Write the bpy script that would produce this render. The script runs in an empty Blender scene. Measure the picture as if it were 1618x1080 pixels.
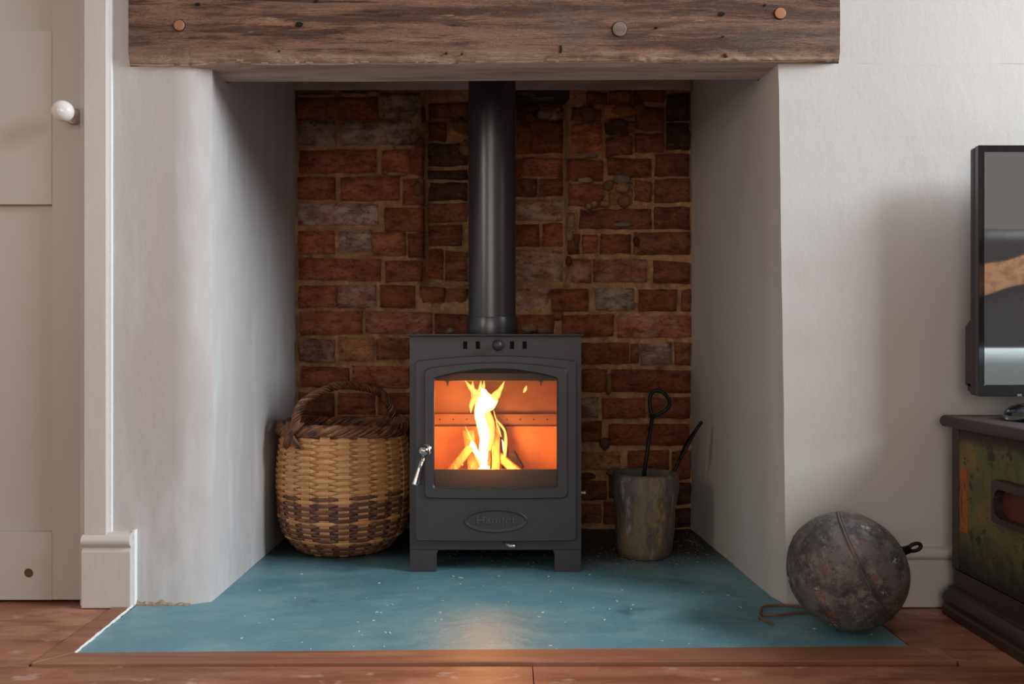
import bpy, bmesh, math, random
from mathutils import Vector, Matrix, noise as mn
random.seed(7)
PI = math.pi
sc = bpy.context.scene
C = sc.collection
# ------------------------------------------------------------------ camera, world, light, exposure
F = 1450.0; VX = 800.0; VY = 535.0; D0 = 1.83; H = 0.53      # photo frame 1618x1080, wall face at y = 0
def W(px, py, Y):
    d = Y + D0
    return Vector(((px - VX) * d / F, Y, H - (py - VY) * d / F))
cd = bpy.data.cameras.new('camera'); cam = bpy.data.objects.new('camera', cd); C.objects.link(cam)
cam.location = (0, -D0, H); cam.rotation_euler = (PI / 2, 0, 0)
cd.sensor_width = 36; cd.lens = F / 1618 * 36; cd.clip_start = .02
cd.shift_x = (809 - VX) / 1618; cd.shift_y = -(540 - VY) / 1618
sc.camera = cam
world = bpy.data.worlds.new('world'); sc.world = world; world.use_nodes = True
bg = world.node_tree.nodes['Background']; bg.inputs[0].default_value = (1.0, .90, .83, 1); bg.inputs[1].default_value = .30
def area(name, loc, target, sx, sy, power, col):
    l = bpy.data.lights.new(name, 'AREA'); l.shape = 'RECTANGLE'; l.size = sx; l.size_y = sy; l.energy = power; l.color = col
    o = bpy.data.objects.new(name, l); C.objects.link(o); o.location = loc
    o.rotation_euler = (Vector(target) - Vector(loc)).to_track_quat('-Z', 'Y').to_euler(); return o
area('window_light_right', (3.7, -1.20, 2.35), (-.3, 0, .5), 1.9, 1.4, 255, (.86, .94, 1.0))
area('fill_light_rear', (-.6, -5.2, 1.2), (0, 0, .6), 2.0, 1.6, 36, (1.0, .93, .86))  # added fill behind the camera to brighten the recess and beam underside
area('window_light_left', (-2.3, -2.3, 1.30), (.5, .4, .6),   .45, .8, 10, (1.0, .84, .70))
sc.view_settings.view_transform = 'Standard'; sc.view_settings.look = 'None'
sc.view_settings.gamma = 1; sc.view_settings.use_curve_mapping = False
sc.view_settings.exposure = 0.0

# ------------------------------------------------------------------ materials
def lin(c):
    if isinstance(c, str): c = [int(c[i:i + 2], 16) / 255 for i in (0, 2, 4)]
    return tuple(x / 12.92 if x <= .04045 else ((x + .055) / 1.055) ** 2.4 for x in c)
MATS = {}
def mat(name, base, rough=.6, metal=0, layers=(), bumps=(), rand=False, use_color=False, spec=.5, coat=0, emit=None, estr=0, band=None, dist=0, rgh=.62):
    """layers: (colour, scale(xyz), lo, hi, amount); bumps: (scale, strength, distance)"""
    m = bpy.data.materials.new(name); m.use_nodes = True; nt = m.node_tree; N = nt.nodes; L = nt.links
    b = N['Principled BSDF']; tc = N.new('ShaderNodeTexCoord'); vec = tc.outputs['Object']
    if rand or use_color: oi = N.new('ShaderNodeObjectInfo')
    if rand:
        mu = N.new('ShaderNodeMath'); mu.operation = 'MULTIPLY'; mu.inputs[1].default_value = 37; L.new(oi.outputs['Random'], mu.inputs[0])
        ad = N.new('ShaderNodeVectorMath'); ad.operation = 'ADD'; L.new(vec, ad.inputs[0]); L.new(mu.outputs[0], ad.inputs[1]); vec = ad.outputs[0]
    def noise_mask(scale, lo, hi, detail=6):
        s = scale if isinstance(scale, (tuple, list)) else (scale,) * 3
        mp = N.new('ShaderNodeMapping'); mp.inputs['Scale'].default_value = s; L.new(vec, mp.inputs['Vector'])
        n = N.new('ShaderNodeTexNoise'); n.inputs['Scale'].default_value = 1; n.inputs['Detail'].default_value = detail
        n.inputs['Roughness'].default_value = rgh; n.inputs['Distortion'].default_value = dist; L.new(mp.outputs[0], n.inputs['Vector'])
        r = N.new('ShaderNodeMapRange'); r.inputs['From Min'].default_value = lo; r.inputs['From Max'].default_value = hi; L.new(n.outputs['Fac'], r.inputs['Value'])
        return r.outputs[0], n.outputs['Fac']
    col = None
    rgb = N.new('ShaderNodeRGB'); rgb.outputs[0].default_value = (*lin(base), 1); col = rgb.outputs[0]
    if use_color: col = oi.outputs['Color']
    for i, ly in enumerate(layers):
        c, s, lo, hi, amt = ly
        f, _ = noise_mask(s, lo, hi)
        ml = N.new('ShaderNodeMath'); ml.operation = 'MULTIPLY'; ml.inputs[1].default_value = abs(amt); L.new(f, ml.inputs[0]); fo = ml.outputs[0]
        if amt < 0:                                    # amount driven by the object's own alpha
            m2 = N.new('ShaderNodeMath'); m2.operation = 'MULTIPLY'; L.new(fo, m2.inputs[0]); L.new(oi.outputs['Alpha'], m2.inputs[1]); fo = m2.outputs[0]
        mx = N.new('ShaderNodeMix'); mx.data_type = 'RGBA'
        if c == 'darker': mx.blend_type = 'MULTIPLY'; mx.inputs['B'].default_value = (.35, .3, .28, 1)
        else: mx.inputs['B'].default_value = (*lin(c), 1)
        L.new(fo, mx.inputs['Factor']); L.new(col, mx.inputs['A']); col = mx.outputs['Result']
    if band:                                           # worn or dirty zone along one axis: (axis, from, to, colour, noise scale, wobble)
        for ax, fr, to, c, s, wob in band:
            sp = N.new('ShaderNodeSeparateXYZ'); L.new(tc.outputs['Object'], sp.inputs[0])
            _, nf = noise_mask(s, 0, 1)
            m3 = N.new('ShaderNodeMath'); m3.operation = 'MULTIPLY_ADD'; L.new(nf, m3.inputs[0]); m3.inputs[1].default_value = wob; L.new(sp.outputs[ax], m3.inputs[2])
            r = N.new('ShaderNodeMapRange'); r.inputs['From Min'].default_value = fr + wob / 2; r.inputs['From Max'].default_value = to + wob / 2; L.new(m3.outputs[0], r.inputs['Value'])
            mx = N.new('ShaderNodeMix'); mx.data_type = 'RGBA'; mx.inputs['B'].default_value = (*lin(c), 1)
            L.new(r.outputs[0], mx.inputs['Factor']); L.new(col, mx.inputs['A']); col = mx.outputs['Result']
    L.new(col, b.inputs['Base Color'])
    b.inputs['Roughness'].default_value = rough; b.inputs['Metallic'].default_value = metal
    b.inputs['Specular IOR Level'].default_value = spec; b.inputs['Coat Weight'].default_value = coat
    if emit: b.inputs['Emission Color'].default_value = (*lin(emit), 1); b.inputs['Emission Strength'].default_value = estr
    prev = None
    for s, st, dist in bumps:
        _, nf = noise_mask(s, 0, 1, 8)
        bp = N.new('ShaderNodeBump'); bp.inputs['Strength'].default_value = st; bp.inputs['Distance'].default_value = dist; L.new(nf, bp.inputs['Height'])
        if prev: L.new(prev, bp.inputs['Normal'])
        prev = bp.outputs[0]
    if prev: L.new(prev, b.inputs['Normal'])
    MATS[name] = m; return m

M_plaster = mat('plaster', 'BFBAB8', .75, layers=[('B0A9A7', (3, 3, 1.6), .4, .65, .5), ('D6D5D6', (14, 14, 3), .5, .7, .5), ('A99F99', (5, 5, 5), .62, .75, .35)],
                bumps=[((9, 9, 4), .10, .02), ((60, 60, 40), .14, .003)])
M_plaster_r = mat('plaster_right', 'C8C3BF', .75, layers=[('C2BCB7', (3, 3, 2), .4, .65, .5), ('B5A79C', (7, 7, 4), .58, .74, .3)],
                  bumps=[((7, 7, 4), .10, .02), ((60, 60, 40), .12, .003)])
M_paint = mat('cream_paint', 'B8AFA7', .45, layers=[('AEA49B', (4, 4, 1), .4, .65, .5)], bumps=[((25, 25, 6), .12, .004)])
M_paint2 = mat('trim_paint', 'C9C2BC', .45, layers=[('BDB5AE', (8, 8, 2), .4, .65, .5)], bumps=[((30, 30, 8), .2, .004)])
M_caulk = mat('white_caulk', 'E4E4E2', .6, bumps=[(60, .4, .004)])
M_board = mat('floorboard', '9C664F', .45, rand=True, spec=.35, layers=[('7A4A38', (3.5, 22, 5), .46, .58, .75), ('B9876F', (5, 11, 9), .53, .64, .65), ('6E463A', (9, 14, 9), .56, .66, .5), ('C9AD9F', (18, 30, 20), .60, .70, .55), ('4A281C', (1, 60, 10), .6, .72, .5)],
              bumps=[((6, 90, 20), .35, .003), ((14, 14, 14), .2, .006)])
M_border = mat('border_wood', '8E5D48', .5, spec=.3, rand=True, layers=[('A87A5E', (4, 20, 20), .5, .65, .7), ('5C3324', (2, 50, 20), .55, .7, .6)], bumps=[((8, 90, 20), .35, .003)])
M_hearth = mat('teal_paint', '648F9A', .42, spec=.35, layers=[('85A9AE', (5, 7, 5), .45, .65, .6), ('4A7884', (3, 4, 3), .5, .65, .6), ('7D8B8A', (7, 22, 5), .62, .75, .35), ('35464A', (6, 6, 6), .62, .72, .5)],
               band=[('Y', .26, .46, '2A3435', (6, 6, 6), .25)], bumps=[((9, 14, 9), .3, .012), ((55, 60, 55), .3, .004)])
M_mortar = mat('mortar', 'BC9168', .95, layers=[('8F6645', 22, .4, .6, .7), ('D0A97A', 60, .52, .65, .7), ('3A261B', 9, .58, .7, .6)], bumps=[(60, 1, .010), (220, .8, .004)])
M_brick = mat('brick', 'FFFFFF', .85, rand=True, use_color=True, spec=.3, rgh=.7,
              layers=[('darker', (16, 16, 34), .42, .62, .8), ('A8623C', (30, 30, 50), .54, .66, .45), ('darker', (70, 70, 120), .52, .62, .75), ('DCC5AE', (16, 16, 30), .47, .60, -.9), ('B08860', (60, 60, 60), .62, .68, .5)],
              bumps=[((30, 30, 70), .9, .012), (110, .8, .005), (300, .5, .002)])
M_rubble = mat('rubble', 'FFFFFF', .95, rand=True, use_color=True, layers=[('darker', 30, .4, .65, .7)], bumps=[(35, .9, .012), (150, .6, .004)])
M_beam = mat('old_timber', '9C7660', .85, dist=.55, rgh=.72, layers=[('5C4032', (2.0, 26, 22), .45, .55, .9), ('B88C6C', (3.5, 26, 40), .55, .64, .75), ('75685F', (1.6, 8, 7), .50, .60, .75), ('35241C', (4.5, 60, 95), .575, .64, .9), ('9E5F3E', (5, 20, 16), .60, .68, .7), ('BFA58C', (14, 60, 60), .64, .70, .8), ('3A2920', (7, 60, 60), .62, .68, .9)],
             band=[('Z', .030, .008, 'B4977C', (9, 10, 22), .050)],
             bumps=[((3.5, 40, 110), 1.0, .014), ((9, 70, 60), .8, .008), ((60, 60, 140), .6, .003)])
M_beam_under_lit = mat('old_timber_underside_lit', 'DCCDC0', .85, dist=.4, rgh=.7, layers=[('AB998A', (2, 22, 30), .44, .6, .85), ('CDBDAC', (4, 50, 30), .55, .68, .7), ('54453B', (2.5, 60, 60), .61, .65, .9), ('A5745A', (5, 20, 20), .6, .7, .6)], bumps=[((3, 90, 90), .9, .008)])  # timber lightened in colour to stand for light bounced up from the floor
M_peg = mat('peg_wood', 'A2714C', .7, rand=True, layers=[('7C5237', 60, .45, .65, .6)])
M_peg_grey = mat('peg_wood_grey', '7D6C60', .8, layers=[('5D4E45', (20, 60, 90), .45, .65, .7)])
M_dark = mat('dark_void', '0C0908', .95)
M_rust = mat('rust_nail', '6B3B22', .8)
M_steel = mat('dull_steel', 'B8AEA6', .5, .1, layers=[('857D78', (6, 20, 30), .4, .6, .6)], bumps=[(50, .15, .002)])
M_screw = mat('screw_zinc', 'B9B4AE', .35, .9)
M_iron = mat('stove_black', '302E31', .42, 0, layers=[('39373B', (20, 20, 20), .4, .6, .3)], bumps=[(320, .25, .0015)])
M_flue = mat('flue_enamel', '2C2C30', .30, 0, layers=[('2E2C2E', (6, 6, 12), .4, .6, .5)], bumps=[(260, .12, .001)], spec=.9)
M_text = mat('embossed_badge', '424044', .4)
M_chrome = mat('polished_chrome', 'C9C6C4', .14, 1.0)
M_verm = mat('vermiculite', 'C98A58', .9, layers=[('A86E44', 40, .45, .65, .4)], bumps=[(160, .5, .003)])
M_inner = mat('firebox_steel', '8C6248', .6, .3, layers=[('6B4836', (8, 8, 20), .4, .65, .5)])
M_inner_dark = mat('firebox_dark_steel', '4A413D', .6, .2)
M_log = mat('split_log', 'A8683A', .85, layers=[('CC9058', (90, 90, 7), .45, .6, .8), ('5A351F', (120, 120, 8), .55, .68, .8)], bumps=[((120, 120, 10), .8, .004)])
M_char = mat('charred_log', '2E2019', .9, layers=[('5A4334', (60, 60, 20), .5, .65, .6)], bumps=[(90, .9, .006)])
M_splint = mat('pale_splint', 'DDA36A', .6, rand=True, layers=[('BC8049', (14, 14, 30), .42, .62, .8), ('F0C58E', (30, 30, 120), .55, .7, .6), ('7A4C2A', (20, 20, 60), .64, .75, .5)], bumps=[((60, 60, 320), .5, .002)])
M_bark = mat('bark_splint', '70493A', .75, rand=True, layers=[('906650', (20, 20, 60), .45, .6, .8), ('382319', (30, 30, 80), .52, .68, .8), ('A27A5C', (60, 60, 120), .66, .76, .6)], bumps=[((80, 80, 200), .8, .003)])
M_bark_t = mat('bark_strip', '80523A', .5, rand=True, layers=[('AE7F5B', (14, 14, 14), .5, .64, .8), ('2E1B13', (30, 30, 30), .48, .62, .85)], bumps=[(90, .6, .003)])
M_bucket = mat('stained_pot', '75664F', .34, rgh=.75, layers=[('4E4B4E', (24, 24, 6), .42, .56, .85), ('A07A3C', (16, 16, 8), .54, .66, .7), ('9C9BA0', (30, 30, 10), .58, .68, .7), ('2B211A', (34, 34, 14), .56, .66, .7), ('93532E', (14, 14, 14), .64, .74, .8)],
               bumps=[((30, 30, 12), .7, .010), (130, .5, .003)])
M_toolp = mat('forged_iron', '141416', .45, .5, bumps=[(60, .4, .003)])
M_ball = mat('weathered_float', '77706D', .48, .08, rgh=.78, layers=[('4A4548', 16, .46, .56, .85), ('979089', 40, .53, .60, .7), ('2E292B', 34, .56, .62, .85), ('A2522C', 24, .60, .645, .95), ('CFCBC8', 34, .60, .65, .9), ('241E1F', 90, .60, .66, .8), ('D8D2CC', 120, .64, .69, .8)],
             bumps=[(26, .7, .010), (110, .8, .004)])
M_seam = mat('weathered_seam', '635A52', .6, .2, layers=[('8F5A3A', 40, .5, .65, .6), ('3B3537', 30, .5, .6, .7)])
M_rope = mat('old_twine', '7A573D', .9, bumps=[(400, .8, .002)])
M_chest = mat('peeling_chest_paint', '6E6A3E', .65, rgh=.75, layers=[('4F5B38', (12, 12, 14), .46, .56, .9), ('8C6B35', (9, 9, 16), .51, .60, .8), ('2C231D', (26, 26, 26), .55, .60, .9), ('A05526', (30, 30, 20), .63, .67, .8), ('1E1A17', (70, 70, 70), .60, .66, .7)],
              band=[('Z', .190, .10, '221B18', (14, 14, 14), .14), ('Z', .330, .345, '40302A', (30, 30, 30), .02)], bumps=[((30, 30, 20), .8, .008), (160, .6, .003)])
M_chest_o = mat('chest_orange_paint', 'A0551F', .7, layers=[('3A2A1E', (50, 50, 30), .5, .6, .9)], bumps=[(90, .5, .003)])
M_chest_d = mat('chest_dark_wood', '3A2B28', .45, layers=[('241A19', (20, 4, 20), .45, .6, .7), ('6A4A3A', (40, 12, 60), .66, .76, .7)], bumps=[((60, 8, 60), .4, .003)])
M_tv = mat('tv_black_plastic', '2A2729', .3)
M_bez = mat('tv_gloss_bezel', '0E0E11', .08, coat=.6)
M_screen = mat('tv_screen', '24292D', .03, spec=1.0, coat=1.0)
M_screen.node_tree.nodes['Principled BSDF'].inputs['IOR'].default_value = 2.6; M_screen.node_tree.nodes['Principled BSDF'].inputs['Coat IOR'].default_value = 1.9
M_label = mat('tv_logo_plate', '8A8A8C', .3, .6)
M_porc = mat('porcelain', 'E3DDDA', .12, coat=.8)
M_brass = mat('tarnished_rose', 'A8A090', .35, .6)
M_hole = mat('bare_wood_hole', '5A4226', .9)
M_chip = mat('plaster_chips', 'C9C0B2', .9)
M_grit = mat('brick_grit', '9A7350', .95)
M_raw = mat('exposed_plaster', '9C8770', .95, layers=[('5E4A3A', 50, .5, .6, .8), ('C5B8A4', 70, .55, .65, .7)], bumps=[(90, .9, .008)])
M_sofa = mat('brown_leather', '3A2A24', .5, bumps=[(60, .4, .004)])
M_seat = mat('pale_sofa_fabric', 'E2ECEE', .9, bumps=[(300, .6, .003)])  # pale fabric, lightened further to stand for sunlight on the seat
M_throw_sunlit = mat('fur_throw_sunlit', 'E8A878', .95, layers=[('B87A50', 40, .45, .6, .8)], bumps=[(120, 1, .01)])  # sunlit patch on the throw is put into this bright tan colour
def glass_mat(name, tint, refl, rough):
    m = bpy.data.materials.new(name); m.use_nodes = True; nt = m.node_tree; N = nt.nodes; L = nt.links; N.clear()
    o = N.new('ShaderNodeOutputMaterial'); t = N.new('ShaderNodeBsdfTransparent'); g = N.new('ShaderNodeBsdfGlossy'); mx = N.new('ShaderNodeMixShader')
    t.inputs[0].default_value = (*tint, 1); g.inputs['Roughness'].default_value = rough; lw = N.new('ShaderNodeFresnel'); lw.inputs[0].default_value = refl
    L.new(lw.outputs[0], mx.inputs[0]); L.new(t.outputs[0], mx.inputs[1]); L.new(g.outputs[0], mx.inputs[2]); L.new(mx.outputs[0], o.inputs[0]); return m
M_glass = glass_mat('stove_glass', (.97, .94, .9), 1.45, .02)
M_film = glass_mat('clear_film', (.80, .86, .95), 2.2, .12)
def flame_mat(name, core, edge, s_core, s_edge, power):
    m = bpy.data.materials.new(name); m.use_nodes = True; nt = m.node_tree; N = nt.nodes; L = nt.links; N.clear()
    o = N.new('ShaderNodeOutputMaterial'); t = N.new('ShaderNodeBsdfTransparent'); e = N.new('ShaderNodeEmission'); mx = N.new('ShaderNodeMixShader')
    lw = N.new('ShaderNodeLayerWeight'); lw.inputs[0].default_value = .5
    inv = N.new('ShaderNodeMath'); inv.operation = 'SUBTRACT'; inv.inputs[0].default_value = 1; L.new(lw.outputs['Facing'], inv.inputs[1])
    pw = N.new('ShaderNodeMath'); pw.operation = 'POWER'; pw.inputs[1].default_value = power; L.new(inv.outputs[0], pw.inputs[0])
    cm = N.new('ShaderNodeMix'); cm.data_type = 'RGBA'; cm.inputs['A'].default_value = (*edge, 1); cm.inputs['B'].default_value = (*core, 1); L.new(pw.outputs[0], cm.inputs['Factor'])
    sm = N.new('ShaderNodeMapRange'); sm.inputs['To Min'].default_value = s_edge; sm.inputs['To Max'].default_value = s_core; L.new(pw.outputs[0], sm.inputs['Value'])
    L.new(cm.outputs['Result'], e.inputs[0]); L.new(sm.outputs[0], e.inputs[1])
    L.new(pw.outputs[0], mx.inputs[0]); L.new(t.outputs[0], mx.inputs[1]); L.new(e.outputs[0], mx.inputs[2]); L.new(mx.outputs[0], o.inputs[0]); return m
M_flame_core = flame_mat('flame_core', (1, .86, .5), (1, .38, .06), 3.2, 1.2, .9)
M_flame = flame_mat('flame_outer', (1, .52, .12), (1, .24, .03), 2.3, .9, 1.0)

# ------------------------------------------------------------------ helpers
ORG = {}
def thing(name, label, cat, loc=(0, 0, 0), group=None):
    o = bpy.data.objects.new(name, None); C.objects.link(o); o.location = loc; o.empty_display_size = .05
    o['label'] = label; o['category'] = cat
    if group: o['group'] = group
    ORG[o.name] = Vector(loc); return o
def put(name, bm, m, parent=None, origin=None, smooth=False, bevel=0, seg=2, label=None, kind=None, cat=None, group=None, subsurf=0, mat2=None):
    """bm is in world coordinates; the object's origin goes to the parent's origin or to origin."""
    po = ORG[parent.name] if parent else Vector((0, 0, 0))
    og = Vector(origin) if origin is not None else po
    bmesh.ops.transform(bm, matrix=Matrix.Translation(-og), verts=bm.verts)
    me = bpy.data.meshes.new(name); bmesh.ops.recalc_face_normals(bm, faces=bm.faces); bm.to_mesh(me); bm.free()
    me.materials.append(m)
    if mat2: me.materials.append(mat2)
    if smooth: me.shade_smooth()
    o = bpy.data.objects.new(name, me); C.objects.link(o)
    if parent: o.parent = parent
    o.location = og - po; ORG[o.name] = og
    if bevel:
        b = o.modifiers.new('bevel', 'BEVEL'); b.width = bevel; b.segments = seg; b.limit_method = 'ANGLE'; b.angle_limit = math.radians(40)
        me.shade_smooth()
        w = o.modifiers.new('wn', 'WEIGHTED_NORMAL'); w.keep_sharp = True
    if subsurf:
        s = o.modifiers.new('sub', 'SUBSURF'); s.levels = subsurf; s.render_levels = subsurf
    if label: o['label'] = label
    if kind: o['kind'] = kind
    if cat: o['category'] = cat
    if group: o['group'] = group
    return o
def box(x0, x1, y0, y1, z0, z1, bm=None):
    bm = bm or bmesh.new()
    v = [bm.verts.new((x, y, z)) for x in (x0, x1) for y in (y0, y1) for z in (z0, z1)]
    for f in ((0, 1, 3, 2), (4, 6, 7, 5), (0, 4, 5, 1), (2, 3, 7, 6), (0, 2, 6, 4), (1, 5, 7, 3)): bm.faces.new([v[i] for i in f])
    return bm
def loft(rings, bm=None, close=True, cap=True, matidx=None):
    bm = bm or bmesh.new()
    vs = [[bm.verts.new(p) for p in r] for r in rings]; n = len(rings[0])
    for a, b in zip(vs, vs[1:]):
        for i in range(n if close else n - 1):
            j = (i + 1) % n
            try: bm.faces.new((a[i], a[j], b[j], b[i]))
            except ValueError: pass
    if cap:
        for r in (vs[0], vs[-1]):
            try: bm.faces.new(r)
            except ValueError: pass
    return bm
def lathe(c, prof, n=32, bm=None, wob=0, ax=None):
    """prof: (r, z) along z (or along ax) from centre c"""
    q = Vector((0, 0, 1)).rotation_difference(Vector(ax)) if ax is not None else None
    rings = []
    for r, z in prof:
        ring = []
        for i in range(n):
            a = 2 * PI * i / n; rr = r
            p = Vector((rr * math.cos(a), rr * math.sin(a), z))
            if wob: p += Vector((math.cos(a), math.sin(a), 0)) * wob * mn.noise(Vector((math.cos(a) * 1.5, math.sin(a) * 1.5, z * 14)) + Vector(c))
            if q: p = q @ p
            ring.append(p + Vector(c))
        rings.append(ring)
    return loft(rings, bm)
def smooth_path(pts, k=6):
    pts = [Vector(p) for p in pts]; out = []
    for i in range(len(pts) - 1):
        p0 = pts[max(i - 1, 0)]; p1 = pts[i]; p2 = pts[i + 1]; p3 = pts[min(i + 2, len(pts) - 1)]
        for j in range(k):
            t = j / k
            out.append(.5 * ((2 * p1) + (p2 - p0) * t + (2 * p0 - 5 * p1 + 4 * p2 - p3) * t * t + (3 * p1 - p0 - 3 * p2 + p3) * t ** 3))
    out.append(pts[-1]); return out
def tube(path, r, n=8, bm=None, closed=False, flat=1.0, up=None):
    """r: number or list; flat squashes along the second normal"""
    path = [Vector(p) for p in path]; m = len(path); rings = []; prev = Vector(up) if up else None
    for i, p in enumerate(path):
        a = path[(i - 1) % m] if (closed or i) else p; b = path[(i + 1) % m] if (closed or i < m - 1) else p
        t = (b - a).normalized()
        if prev is None: prev = Vector((0, 0, 1)) if abs(t.z) < .9 else Vector((1, 0, 0))
        n1 = (prev - t * prev.dot(t)).normalized(); prev = n1; n2 = t.cross(n1)
        rr = r[i] if isinstance(r, (list, tuple)) else r
        rings.append([p + (n1 * math.cos(2 * PI * k / n) + n2 * flat * math.sin(2 * PI * k / n)) * rr for k in range(n)])
    if closed: rings.append(rings[0][:])
    bm = loft(rings, bm, cap=not closed)
    if closed: bmesh.ops.remove_doubles(bm, verts=bm.verts, dist=1e-6)
    return bm
def prism(poly, axis, a, b):
    """poly of 2-D points; axis 'x': (y,z), 'y': (x,z), 'z': (x,y)"""
    def P(p, t):
        return {'x': (t, p[0], p[1]), 'y': (p[0], t, p[1]), 'z': (p[0], p[1], t)}[axis]
    return loft([[P(p, a) for p in poly], [P(p, b) for p in poly]])
def rrect(x0, x1, z0, z1, r, arch_t=0, arch_b=0, k=5, s=10):
    """rounded rectangle with bowed top/bottom, always 4*(k+s) points"""
    pts = []; xc = (x0 + x1) / 2; hw = (x1 - x0) / 2
    cs = [((x1 - r, z0 + r), -PI / 2), ((x1 - r, z1 - r), 0), ((x0 + r, z1 - r), PI / 2), ((x0 + r, z0 + r), PI)]
    seq = []
    for (c, a0) in cs:
        for i in range(k): a = a0 + PI / 2 * i / (k - 1); seq.append(((c[0] + r * math.cos(a)), (c[1] + r * math.sin(a))))
    for ci in range(4):
        arc = seq[ci * k:(ci + 1) * k]; nxt = seq[((ci + 1) * k) % (4 * k)]
        pts += arc
        for i in range(1, s + 1): t = i / (s + 1); pts.append((arc[-1][0] * (1 - t) + nxt[0] * t, arc[-1][1] * (1 - t) + nxt[1] * t))
    zc = (z0 + z1) / 2; out = []
    for x, z in pts:
        w = max(0, 1 - ((x - xc) / hw) ** 2)
        z += arch_t * w * max(0, (z - zc) / (z1 - zc)) - arch_b * w * max(0, (zc - z) / (zc - z0))
        out.append((x, z))
    return out
def frame(outer, inner, y0, y1, e=.0015):
    """plate with a hole: outer/inner outlines in (x,z), front face y0, back y1, eased edges"""
    def off(pl, d):
        cx = sum(p[0] for p in pl) / len(pl); cz = sum(p[1] for p in pl) / len(pl)
        hx = max(abs(p[0] - cx) for p in pl); hz = max(abs(p[1] - cz) for p in pl)
        return [(cx + (x - cx) * (1 - d / hx), cz + (z - cz) * (1 - d / hz)) for x, z in pl]
    R = lambda pl, y: [(x, y, z) for x, z in pl]
    rings = [R(outer, y1), R(outer, y0 + e), R(off(outer, e), y0), R(off(inner, -e), y0), R(inner, y0 + e), R(inner, y1), R(outer, y1)]
    bm = loft(rings, cap=False); bmesh.ops.remove_doubles(bm, verts=bm.verts, dist=1e-6); return bm
def slab(outline, y0, y1, e=.0015):
    cx = sum(p[0] for p in outline) / len(outline); cz = sum(p[1] for p in outline) / len(outline)
    hx = max(abs(p[0] - cx) for p in outline); hz = max(abs(p[1] - cz) for p in outline)
    ins = [(cx + (x - cx) * (1 - e / hx), cz + (z - cz) * (1 - e / hz)) for x, z in outline]
    return loft([[(x, y1, z) for x, z in outline], [(x, y0 + e, z) for x, z in outline], [(x, y0, z) for x, z in ins]])
def nz(p, s, seed=0): return mn.noise(Vector(p) * s + Vector((seed, seed * 1.7, seed * .3)))

# ------------------------------------------------------------------ walls (lime plaster, hand-finished)
def plaster_prism(path, z0, z1, bm=None, dx_top=None, nzs=40, amp=.0015, step=.03):
    """path: closed footprint (x, y); dx_top: per-point x shift per metre of height"""
    bm = bm or bmesh.new(); n = len(path); pts = []; lean = dx_top or [0] * n
    for i in range(n):
        a = Vector(path[i]); b = Vector(path[(i + 1) % n]); L_ = (b - a).length
        k = max(1, min(30, int(L_ / step))) if (min(a.y, b.y) < .8) else 1
        for j in range(k):
            t = j / k; nrm = Vector(((b - a).y, -(b - a).x)).normalized(); corner = j == 0
            pts.append((a.lerp(b, t), nrm, lean[i] * (1 - t) + lean[(i + 1) % n] * t, corner))
    rings = []
    for q in range(nzs + 1):
        z = z0 + (z1 - z0) * q / nzs; r = []
        for p, nr, le, corner in pts:
            P = Vector((p.x + le * z, p.y, z)); d = amp * nz(P, 5) + amp * .5 * nz(P, 17, 3) + (amp * 1.2 * nz(P, 22, 5) if corner else 0)
            r.append((P.x + nr.x * d, P.y + nr.y * d, z))
        rings.append(r)
    return loft(rings, bm)
ZB = 1.0745; YB = .723
def soft(o, ang=35):
    for p in o.data.polygons: p.use_smooth = True
    o.data.set_sharp_from_angle(angle=math.radians(ang)); return o
bm = plaster_prism([(-.85, 0), (-.634, 0), (-.594, .022), (-.588, YB), (-.588, .86), (-.85, .86)], -.004, ZB - .002, nzs=46)
plaster_prism([(-.85, 0), (-.751, 0), (-.751, .13), (-.593, .13), (-.588, YB), (-.588, .86), (-.85, .86)], ZB - .002, 2.4, bm=bm, nzs=30)
wl = soft(put('wall_left', bm, M_plaster, kind='structure'))
bm = plaster_prism([(.559, 0), (3.0, 0), (3.0, .86), (.516, .86), (.516, YB), (.545, .06)], -.004, ZB + .004, dx_top=[-.015, 0, 0, 0, 0, -.006], nzs=46, amp=.0020)
plaster_prism([(.6634, 0), (3.0, 0), (3.0, .86), (.516, .86), (.516, YB), (.536, .13), (.6634, .13)], ZB + .004, 2.4, bm=bm, nzs=30)
wr = soft(put('wall_right', bm, M_plaster_r, kind='structure'))
put('wall_front', plaster_prism([(-.751, 0), (.6634, 0), (.6634, .12), (-.751, .12)], 1.335, 2.4), M_plaster, kind='structure')
put('wall_beside_door', box(-3.0, -1.66, 0, .1, 0, 2.4), M_plaster, kind='structure')
bm = box(-1.70, -.84, 0.005, .1, 2.02, 2.4); put('wall_over_door', bm, M_plaster, kind='structure')
# broken plaster at the foot of the left pier
bm = bmesh.new(); x0 = W(209, 0, 0).x; x1 = W(300, 0, 0).x; rings = []
for i in range(25):
    t = i / 24; x = x0 + (x1 - x0) * t; hh = max(.0008, .0085 * (1 - t * .6) * (1 + 1.5 * nz((x, 0, 0), 75))); dd = .006 + .004 * nz((x, 3, 0), 45)
    rings.append([(x, .004, -.001), (x, -dd, -.001), (x, -dd, hh * .35), (x, -.001, hh), (x, .004, hh)])
put('broken_plaster', loft(rings), M_raw, wl, smooth=False)

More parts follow.
